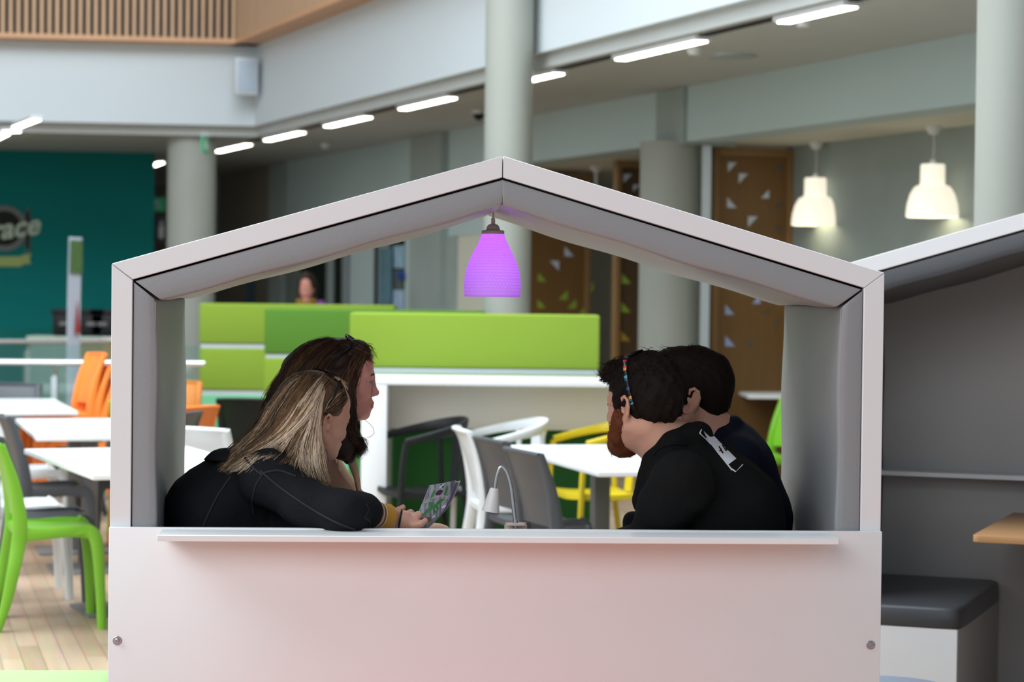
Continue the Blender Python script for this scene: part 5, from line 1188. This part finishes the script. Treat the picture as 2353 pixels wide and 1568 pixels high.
# ------------------------------------------------------------------ bearded man, near right
def man_beard():
    Y0 = 6.25; q = lambda px, py, dy=0.: V3(at_y(px, py, Y0 + dy))
    base = cpt(.70, .27, .47)
    t = thing('person', 'bearded man in a black hooded sweatshirt with a white print down the back', 'person', tuple(base))
    hc = q(1474, 932); s = .955; R = frame_of(math.radians(180 - 44), math.radians(2), math.radians(3))
    neck = q(1552, 1040, .0); hp, T = head(hc, R, s, neck, (.056, .066), jaw=1.08)
    hipL, hipR = cpt(.70, .17, .585), cpt(.70, .35, .585); chest = q(1640, 1210, .0)
    shL, elL, wrL = q(1566, 1112, -.185), q(1494, 1245, -.13), cpt(.20, .30, .782)
    shR, elR, wrR = q(1548, 1100, .13), q(1490, 1300, .14), cpt(.20, .40, .782)
    kn = (cpt(.30, .17, .545), cpt(.30, .37, .545)); an = (cpt(.36, .16, .10), cpt(.36, .38, .10))
    upV, upF = solid(hp + [cap(neck, chest, .075, .11, .05), cap(shL, shR, .06, .06, .06)], .003); upV = relax(upV, upF, 1)
    lowV, lowF = solid(seated(hipL, hipR, chest, neck, shL, elL, wrL, shR, elR, wrR, *kn, *an), .012)
    hands = [solid(hand_simple(w_, (-1, .1, -.05), (0, 0, 1), sd, 1.08), .0045) for w_, sd in ((wrL, -1), (wrR, 1))]
    V, F, mm = join([(upV, upF, head_colour(upV, upF, hc, R, s)), (lowV, lowF, 0)] + [(a, b, 0) for a, b in hands]); emit('body', V, F, [M['skin'], M['lips']], t, mm)
    face_parts(t, T, R, s, HM['mid'], thick=1.2)
    trousers_and_shoes(t, hipL, hipR, *kn, *an, (-1, 0, 0))
    # sweatshirt with hood lying on the shoulders
    J = [cap(hipL, hipR, .135, .135, .05), cap((V3(hipL) + V3(hipR)) / 2, q(1650, 1190, 0), .145, .165, .06), cap(q(1650, 1190, 0), q(1580, 1085, 0), .165, .11, .06),
         cap(q(1660, 1150, 0), q(1640, 1090, .02), .10, .07, .05), cap(shL, shR, .082, .082, .05)]
    J += chain([shL, q(1528, 1165, -.165), elL, (V3(elL) + V3(wrL)) / 2, wrL], [.082, .072, .062, .048, .036], .02) + chain([shR, elR, (V3(elR) + V3(wrR)) / 2, wrR], [.080, .060, .048, .036], .02)
    J += [cap(q(1490, 1215, .12), q(1453, 1197, .10), .040, .024, .02), cap(q(1453, 1197, .10), q(1449, 1230, .08), .024, .026, .01)]
    J += [cap(q(1512, 1070, -.06), q(1496, 1150, -.05), .05, .052, .03)]
    nk = (q(1545, 1030, 0) - q(1500, 950, 0)); 
    J += chain([q(1500, 1058, -.075), q(1545, 1020, -.082), q(1590, 1000, -.05), q(1606, 998, .0), q(1590, 1000, .06), q(1530, 1040, .085)], [.020, .030, .030, .030, .028, .02], .02)
    J += [cap(q(1535, 1000, 0), q(1490, 920, 0), .058, .07, .015, True), cap(q(1480, 1060, 0), q(1520, 1010, 0), .055, .05, .02, True)]
    jV, jF = solid(J, .0055, wr(23, .0055, 26.)); jV = relax(jV, jF, 1); emit('hooded_sweatshirt', jV, jF, M['hoodie'], t)
    tj = bvh((jV, jF))
    def seam(pts, r=.002, off=.0008):
        pp = [hit(tj, p.x, p.y, off) for p in smooth_path([Vector((a, b, 0)) for a, b in pts], 8)]; pp = [p for p in pp if p is not None]
        if len(pp) > 3: put(MB().tube(pp, r, 6), 'seam', M['hoodie'], t)
    seam([(1530, 1023), (1570, 1040), (1605, 1075), (1620, 1115), (1640, 1150)]); seam([(1500, 1050), (1515, 1032), (1545, 1022), (1580, 1024)])
    # white screen print down the back, laid on the cloth
    def patch(name, poly, m, off):
        n = 14; P4 = [Vector((a, b, 0)) for a, b in poly]; vs = []; ok = True; last = None
        for j in range(n + 1):
            for i in range(n + 1):
                u, v = i / n, j / n; p = (P4[0].lerp(P4[1], u)).lerp(P4[3].lerp(P4[2], u), v); h_ = hit(tj, p.x, p.y, off)
                if h_ is None: h_ = at_y(p.x, p.y, last.y if last else Y0)
                last = h_; vs.append(h_)
        k = n + 1; mb = MB(); mb.add(vs, [(j * k + i, j * k + i + 1, (j + 1) * k + i + 1, (j + 1) * k + i) for j in range(n) for i in range(n)]); put(mb, name, m, t, solid=.0012, recalc=True)
    wp = mat('white_print', (.62, .63, .66), .7); 
    patch('back_print', [(1622, 1006), (1641, 1003), (1692, 1054), (1673, 1068)], wp, .0022); patch('back_print', [(1618, 992), (1630, 1003), (1634, 1012), (1622, 1002)], wp, .0022)
    for a in [[(1607, 996), (1612, 986), (1613.5, 987), (1608.5, 998)], [(1607, 996), (1608.5, 995), (1636, 1021), (1634, 1022)], [(1634, 1021), (1636, 1021), (1684, 1080), (1681, 1081)], [(1681, 1079), (1690, 1085), (1691, 1083), (1683, 1077)], [(1690, 1085), (1691.5, 1084), (1708, 1068), (1706, 1067)]]:
        patch('print_outline', a, wp, .0022)
    bk = M['hoodie']
    for a in [[(1651, 1026), (1653, 1025), (1663, 1041), (1660, 1042)], [(1653, 1036), (1657, 1030), (1658, 1031), (1655, 1038)], [(1659, 1023), (1661, 1022), (1670, 1036), (1668, 1037)], [(1664, 1024), (1665.5, 1023), (1672, 1034), (1670, 1035)], [(1668, 1026), (1669, 1025), (1676, 1035), (1674, 1036)]]:
        patch('print_lettering', a, bk, .0042)
    # hair
    hb = [ell(T(-.020, 0, .040), np.array([.116, .088, .100]) * s, R, .02), ell(T(-.060, 0, .005), np.array([.066, .074, .060]) * s, R, .025), ell(T(.055, 0, .100), np.array([.055, .058, .034]) * s, R, .03), ell(T(.094, .012, .080), np.array([.034, .040, .030]) * s, R, .02),
          ell(T(-.03, .0, .115), np.array([.07, .06, .035]) * s, R, .03), ell(T(.018, .066, .015), np.array([.024, .016, .045]) * s, R, .015)]
    hb += [ell(T(.105, 0, -.02), np.array([.060, .085, .086]) * s, R, .012, True), ell(T(.0, .105, -.045), np.array([.032, .045, .042]) * s, R, .012, True), ell(T(.0, -.105, -.045), np.array([.032, .045, .042]) * s, R, .012, True)]
    hV2, hF2 = solid(hb, .004, wr(9, .0115, 52.)); emit('hair', hV2, hF2, HM['dark'], t)
    r_ = random.Random(77); up = Vector(R @ np.array([0, 0, 1.])); fw = Vector(R @ np.array([1., 0, 0]))
    top = lambda c, n: ((c - V3(hc)) @ R)[2] > .06 * s
    front = lambda c, n: ((c - V3(hc)) @ R)[2] > .055 * s and ((c - V3(hc)) @ R)[0] > .045 * s
    mats = [HM['dark'], HM['mid']]
    b = tufts(hV2, hF2, 620, .034, .0028, mats, [.6, .4], lambda p, n: fw * .9 + up * .1, 2.4, r_, top, .42)
    b2 = tufts(hV2, hF2, 380, .034, .0024, mats, [.35, .65], lambda p, n: fw * 1.0 + up * .1, 2.6, r_, front, .40)
    b3 = tufts(hV2, hF2, 420, .026, .0028, mats, [.7, .3], lambda p, n: -up * .8 - fw * .5, .5, r_, lambda c, n: ((c - V3(hc)) @ R)[2] <= .06 * s, .16)
    for x in (b2, b3): b.add(x.v, x.f); b.m[-len(x.m):] = x.m
    put(b, 'hair_curls', mats, t)['kind'] = 'stuff'
    # beard
    bb = [ell(T(.050, 0, -.098), np.array([.050, .056, .042]) * s, R, .02), ell(T(.070, 0, -.118), np.array([.040, .040, .032]) * s, R, .02), ell(T(.088, 0, -.062), np.array([.018, .032, .010]) * s, R, .012)]
    for k in (-1, 1): bb += chain([T(.026, .064 * k, -.005), T(.024, .062 * k, -.05), T(.045, .050 * k, -.088)], [.014 * s, .024 * s, .028 * s], .015)
    bb += [ell(T(.104, 0, -.073), np.array([.02, .020, .008]) * s, R, .006, True)]
    bV, bF = solid(bb, .0032, wr(13, .0030, 90.)); emit('beard', bV, bF, HB2['beard'], t)
    bt = tufts(bV, bF, 900, .016, .0016, [0, 1], [.5, .5], lambda p, n: -up * 1.0 + fw * .25, .8, r_, None, .40); put(bt, 'beard_hair', [HB2['beard'], HB2['beard2']], t)['kind'] = 'stuff'
    cols = [mat('frame_navy', (.008, .010, .02), .2), mat('frame_teal', (.05, .35, .30), .3), mat('frame_red', (.45, .03, .015), .3), mat('frame_orange', (.7, .28, .03), .3), mat('frame_blue', (.02, .07, .16), .3), M['sun_frame']]
    seq = [0, 0, 0, 1, 0, 2, 0, 0, 2, 0, 0, 2, 3, 0, 0, 1, 4, 0, 0, 4, 0, 0, 3, 4, 0, 1, 0, 5, 5, 5, 5, 5]
    g = thing('sunglasses', 'dark sunglasses on the bearded man\'s head with a red, orange and teal striped arm', 'sunglasses', tuple(T(.03, 0, .14)))
    sunglasses(g, T, R, s, M['sun_frame'], .152, -.30, (1, seq, cols), fx=.002, ear=(-.043, .094, .010))
man_beard()
# ------------------------------------------------------------------ dark haired man, far right
def man_dark():
    Y0 = 6.63; q = lambda px, py, dy=0.: V3(at_y(px, py, Y0 + dy))
    base = cpt(.72, .64, .47)
    t = thing('person', 'dark haired man in a navy jumper sitting behind the bearded man', 'person', tuple(base))
    hc = q(1591, 905); s = .955; R = frame_of(math.radians(180 - 8), math.radians(2), math.radians(-3))
    neck = q(1646, 1022, .0); hp, T = head(hc, R, s, neck, (.055, .064), jaw=1.05)
    hipL, hipR = cpt(.72, .59, .585), cpt(.72, .73, .585); chest = q(1685, 1190, .0)
    shL, elL, wrL = q(1668, 1085, -.13), q(1650, 1310, -.10), cpt(.22, .60, .760)
    shR, elR, wrR = q(1655, 1080, .13), cpt(.42, .78, .758), cpt(.20, .74, .760)
    kn = (cpt(.30, .56, .545), cpt(.30, .74, .545)); an = (cpt(.36, .56, .10), cpt(.36, .74, .10))
    upV, upF = solid(hp + [cap(neck, chest, .075, .11, .05), cap(shL, shR, .06, .06, .06)], .003); upV = relax(upV, upF, 1)
    lowV, lowF = solid(seated(hipL, hipR, chest, neck, shL, elL, wrL, shR, elR, wrR, *kn, *an), .012)
    hands = [solid(hand_simple(w_, (-1, .1, -.05), (0, 0, 1), sd, 1.08), .0045) for w_, sd in ((wrL, -1), (wrR, 1))]
    V, F, mm = join([(upV, upF, head_colour(upV, upF, hc, R, s)), (lowV, lowF, 0)] + [(a, b, 0) for a, b in hands]); emit('body', V, F, [M['skin'], M['lips']], t, mm)
    face_parts(t, T, R, s, HM['mid'], thick=1.2)
    trousers_and_shoes(t, hipL, hipR, *kn, *an, (-1, 0, 0))
    J = [cap(hipL, hipR, .13, .13, .05), cap((V3(hipL) + V3(hipR)) / 2, q(1695, 1190, 0), .135, .145, .06), cap(q(1695, 1190, 0), q(1690, 1080, 0), .145, .11, .06), cap(q(1690, 1080, 0), q(1682, 1010, .01), .10, .060, .05), cap(q(1700, 1050, -.09), q(1700, 1050, .09), .06, .06, .05), cap(shL, shR, .078, .078, .05)]
    J += chain([shL, elL, wrL], [.078, .056, .030], .02) + chain([shR, elR, wrR], [.078, .048, .030], .02)
    J += chain([q(1628, 1045, -.075), q(1660, 1000, -.068), q(1686, 972, -.02), q(1686, 972, .02), q(1650, 1000, .07), q(1600, 1040, .08)], [.018, .018, .016, .016, .018, .016], .02)
    J += [cap(q(1640, 1000, 0), q(1594, 930, 0), .058, .068, .012, True)]
    jV, jF = solid(J, .0065, wr(29, .0040, 26.)); jV = relax(jV, jF, 1); emit('jumper', jV, jF, M['navy'], t)
    hb = [ell(T(-.022, 0, .040), np.array([.108, .084, .096]) * s, R, .02), ell(T(-.060, 0, -.02), np.array([.050, .066, .068]) * s, R, .03), ell(T(.03, 0, .110), np.array([.08, .058, .034]) * s, R, .03), ell(T(.02, .066, .015), np.array([.022, .014, .042]) * s, R, .015), ell(T(.02, -.066, .015), np.array([.022, .014, .042]) * s, R, .015)]
    hb += [ell(T(.108, 0, -.02), np.array([.060, .085, .082]) * s, R, .012, True), ell(T(.002, .105, -.045), np.array([.030, .045, .042]) * s, R, .012, True), ell(T(.002, -.105, -.045), np.array([.030, .045, .042]) * s, R, .012, True)]
    hV2, hF2 = solid(hb, .004, wr(19, .0075, 50.)); emit('hair', hV2, hF2, HM['dark'], t)
    r_ = random.Random(99); up = Vector(R @ np.array([0, 0, 1.])); fw = Vector(R @ np.array([1., 0, 0])); mats = [HM['dark'], HM['mid']]
    b = tufts(hV2, hF2, 520, .030, .0026, mats, [.45, .55], lambda p, n: fw * .9 + up * .1, .7, r_, lambda c, n: ((c - V3(hc)) @ R)[2] > .05 * s, .08)
    b3 = tufts(hV2, hF2, 360, .022, .0028, mats, [.75, .25], lambda p, n: -up * .9 - fw * .3, .4, r_, lambda c, n: ((c - V3(hc)) @ R)[2] <= .05 * s, .12)
    b.add(b3.v, b3.f); b.m[-len(b3.m):] = b3.m; put(b, 'hair_tufts', mats, t)['kind'] = 'stuff'
man_dark()
# ------------------------------------------------------------------ woman standing far behind the lime screens
def far_person():
    Y0 = 23.0; q = lambda px, py, dy=0.: V3(at_y(px, py, Y0 + dy)); c = q(705, 656); x, y = c[0], c[1]
    t = thing('person', 'dark haired woman with a yellow scarf and purple bag standing far behind the lime screens', 'person', (x, y, 0))
    R = frame_of(math.radians(-95)); s = .92; z = c[2]; neck = np.array([x, y + .01, z - .20]); hp, T = head(c, R, s, neck, (.045, .05))
    P = lambda a, b, d: np.array([x + a, y + b, d])
    V1, F1 = solid(hp, .006); sk = seated(P(-.09, 0, .92), P(.09, 0, .92), P(0, 0, z - .42), neck, P(-.17, 0, z - .26), P(-.22, .02, z - .55), P(-.12, -.14, z - .66), P(.17, 0, z - .26), P(.22, .02, z - .55), P(.12, -.14, z - .66), P(-.10, -.01, .5), P(.10, .0, .5), P(-.10, .02, .09), P(.10, .02, .09))
    V2, F2 = solid(sk, .014); hs = [solid(hand_simple(P(k * .12, -.14, z - .66), (-k * .8, -.3, -.2), (0, 0, 1), k), .006) for k in (-1, 1)]
    V, F, mm = join([(V1, F1, 0), (V2, F2, 0)] + [(a, b, 0) for a, b in hs]); emit('body', V, F, M['skin_rosy'], t)
    J = [cap(P(-.10, 0, .85), P(.10, 0, .85), .13, .13, .05), cap(P(0, 0, .9), P(0, 0, z - .42), .14, .15, .06), cap(P(0, 0, z - .42), P(0, 0, z - .26), .15, .09, .05), cap(P(-.17, 0, z - .26), P(.17, 0, z - .26), .07, .07, .05)]
    for k in (-1, 1): J += chain([P(k * .18, 0, z - .26), P(k * .22, .02, z - .55), P(k * .13, -.13, z - .65)], [.07, .06, .048], .03)
    V, F = solid(J, .012, wr(2, .004)); emit('coat', V, F, M['navy'], t)
    trousers_and_shoes(t, P(-.09, 0, .92), P(.09, 0, .92), P(-.10, -.01, .5), P(.10, .0, .5), P(-.10, .02, .10), P(.10, .02, .10), (0, -1, 0))
    V, F = solid([ell(T(-.02, 0, .04), np.array([.108, .09, .098]), R, .02), cap(T(-.05, .06, .0), T(-.04, .07, -.16), .045, .03, .02), cap(T(-.05, -.06, .0), T(-.04, -.07, -.16), .045, .03, .02), ell(T(.105, 0, -.03), np.array([.06, .066, .085]), R, .012, True)], .008); emit('hair', V, F, HC['dark'], t)
    V, F = solid(chain([P(-.07, -.02, z - .17), P(-.03, -.08, z - .20), P(.04, -.08, z - .20), P(.07, -.02, z - .17), P(0, .06, z - .15), P(-.07, -.02, z - .17)], [.035] * 6, .02) + [cap(P(0, -.09, z - .2), P(-.01, -.13, z - .36), .04, .03, .02)], .009); emit('scarf', V, F, mat('yellow_scarf', (.25, .14, .02), .8), t)
    V, F = solid([cap(P(.15, -.09, z - .20), P(.16, -.09, z - .26), .055, .06, .03)], .008); emit('bag_strap', V, F, mat('purple_fabric', (.20, .05, .25), .8), t)
far_person()
# ------------------------------------------------------------------ booklet in the blonde woman's hand
def booklet():
    Yb = 6.12; q = lambda px, py, dy: at_y(px, py, Yb + dy)
    o = q(970, 1205, 0)
    t = thing('booklet', 'grey booklet with a green and purple plant emblem held in the blonde woman\'s hand', 'booklet', tuple(o))
    def cover(u, v, k=0.):
        l0 = smooth_path([q(986, 1116, .05), q(972, 1152, .03), q(958, 1185, .012), q(946, 1214, -.002)], 10); r0 = smooth_path([q(1048.5, 1104, .09), q(1036, 1140, .075), q(1017, 1176, .05), q(984, 1214, .02)], 10)
        n = len(l0) - 1; x = v * n; i = min(n - 1, int(x)); f = x - i; a = l0[i].lerp(l0[i + 1], f); b = r0[i].lerp(r0[i + 1], f)
        return a.lerp(b, u) + Vector((0, -.006 * math.sin(PI * u), 0)) - o
    paper = bpy.data.materials.new('grey_timber_print'); paper.use_nodes = True; nt = paper.node_tree; bs = nt.nodes['Principled BSDF']; bs.inputs['Roughness'].default_value = .35
    tc = nt.nodes.new('ShaderNodeTexCoord'); mp = nt.nodes.new('ShaderNodeMapping'); mp.inputs['Scale'].default_value = (150, 60, 14); mp.inputs['Rotation'].default_value = (0, math.radians(25), 0); nz = nt.nodes.new('ShaderNodeTexNoise'); nz.inputs['Scale'].default_value = 1.0; nz.inputs['Detail'].default_value = 5
    rp = nt.nodes.new('ShaderNodeValToRGB'); rp.color_ramp.elements[0].position = .3; rp.color_ramp.elements[0].color = (.085, .08, .09, 1); rp.color_ramp.elements[1].position = .72; rp.color_ramp.elements[1].color = (.42, .41, .46, 1)
    nt.links.new(tc.outputs['Object'], mp.inputs[0]); nt.links.new(mp.outputs[0], nz.inputs['Vector']); nt.links.new(nz.outputs['Fac'], rp.inputs[0]); nt.links.new(rp.outputs[0], bs.inputs['Base Color'])
    MB().grid(cover, 12, 24).build('front_cover', paper, t, smooth=True, solid=.0006)
    def inner(k, dx): return lambda u, v: cover(u, v) + Vector((dx * u * (1 - v) ** .6, .004 * k + .008 * k * u, .0035 * k * u * (1 - v) - .010 * u * (1 - v)))
    MB().grid(inner(1, .006), 8, 24).build('inside_page', mat('violet_page', (.16, .12, .28), .4), t, smooth=True, solid=.0005)
    MB().grid(inner(2, .011), 8, 24).build('back_cover', mat('buff_paper_edge', (.62, .50, .36), .5), t, smooth=True, solid=.0006)
    green = mat('leaf_green_ink', (.04, .20, .05), .4); purple = mat('plum_ink', (.06, .012, .04), .4); tan = mat('ribbon_ink', (.52, .44, .40), .4); white = mat('white_ink', (.72, .72, .74), .4); brown = mat('brown_ink', (.12, .075, .03), .4); ink = mat('black_ink', (.02, .02, .025), .4)
    def art(name, poly, m, lift=.0012):
        vs = [cover(u, v) + Vector((-.2 * lift, -lift, 0)) for u, v in poly]; c = sum(vs, Vector()) / len(vs); n = len(vs)
        MB().add([c] + vs, [(0, i + 1, (i + 1) % n + 1) for i in range(n)]).build(name, m, t)
    def leaf(u0, v0, u1, v1, w_, m=green, nm='printed_leaf', lift=.0012):
        dx, dy = u1 - u0, v1 - v0; nx, ny = -dy, dx
        art(nm, [(u0, v0)] + [(u0 + dx * f + nx * w_ * g, v0 + dy * f + ny * w_ * g) for f, g in ((.3, .8), (.6, 1), (.85, .6))] + [(u1, v1)] + [(u0 + dx * f - nx * w_ * g, v0 + dy * f - ny * w_ * g) for f, g in ((.85, .6), (.6, 1), (.3, .8))], m, lift)
    art('printed_panel', [(.40, .02), (.62, .02), (.80, .14), (.86, .42), (.72, .62), (.66, .78), (.34, .78), (.26, .60), (.16, .42), (.24, .14)], mat('pale_grey_ink', (.30, .30, .33), .4), .0008)
    leaf(.5, .50, .22, .68, .22); leaf(.5, .50, .80, .66, .22); leaf(.5, .49, .26, .40, .22); leaf(.5, .49, .78, .38, .22); leaf(.27, .36, .30, .12, .2); leaf(.76, .34, .74, .10, .2); leaf(.49, .5, .50, .62, .2)
    art('printed_bulb', [(.50 + .13 * math.cos(a), .215 + .05 * math.sin(a)) for a in np.linspace(0, 2 * PI, 15)[:-1]], purple, .0016)
    art('printed_ribbon', [(.08, .40), (.14, .33), (.32, .285), (.5, .275), (.7, .285), (.88, .33), (.96, .31), (.90, .36), (.93, .40), (.7, .345), (.5, .335), (.32, .35), (.15, .39)], tan, .0020)
    leaf(.43, .03, .60, .13, .12, ink, 'printed_cross', .0016); leaf(.60, .03, .43, .13, .12, white, 'printed_cross', .0018)
    art('printed_spoon', [(.02 + .07 * math.cos(a), .60 + .035 * math.sin(a)) for a in np.linspace(0, 2 * PI, 11)[:-1]], white); art('printed_spoon', [(.92 + .08 * math.cos(a), .555 + .035 * math.sin(a)) for a in np.linspace(0, 2 * PI, 11)[:-1]], white)
    art('printed_shell', [(.36, .86), (.40, .78), (.52, .73), (.66, .76), (.78, .82), (.72, .86), (.54, .87)], brown, .0016)
    art('printed_die', [(.24, .76), (.34, .74), (.36, .79), (.26, .81)], ink)
    art('printed_die', [(.72, .73), (.80, .71), (.83, .76), (.75, .78)], white)
booklet()
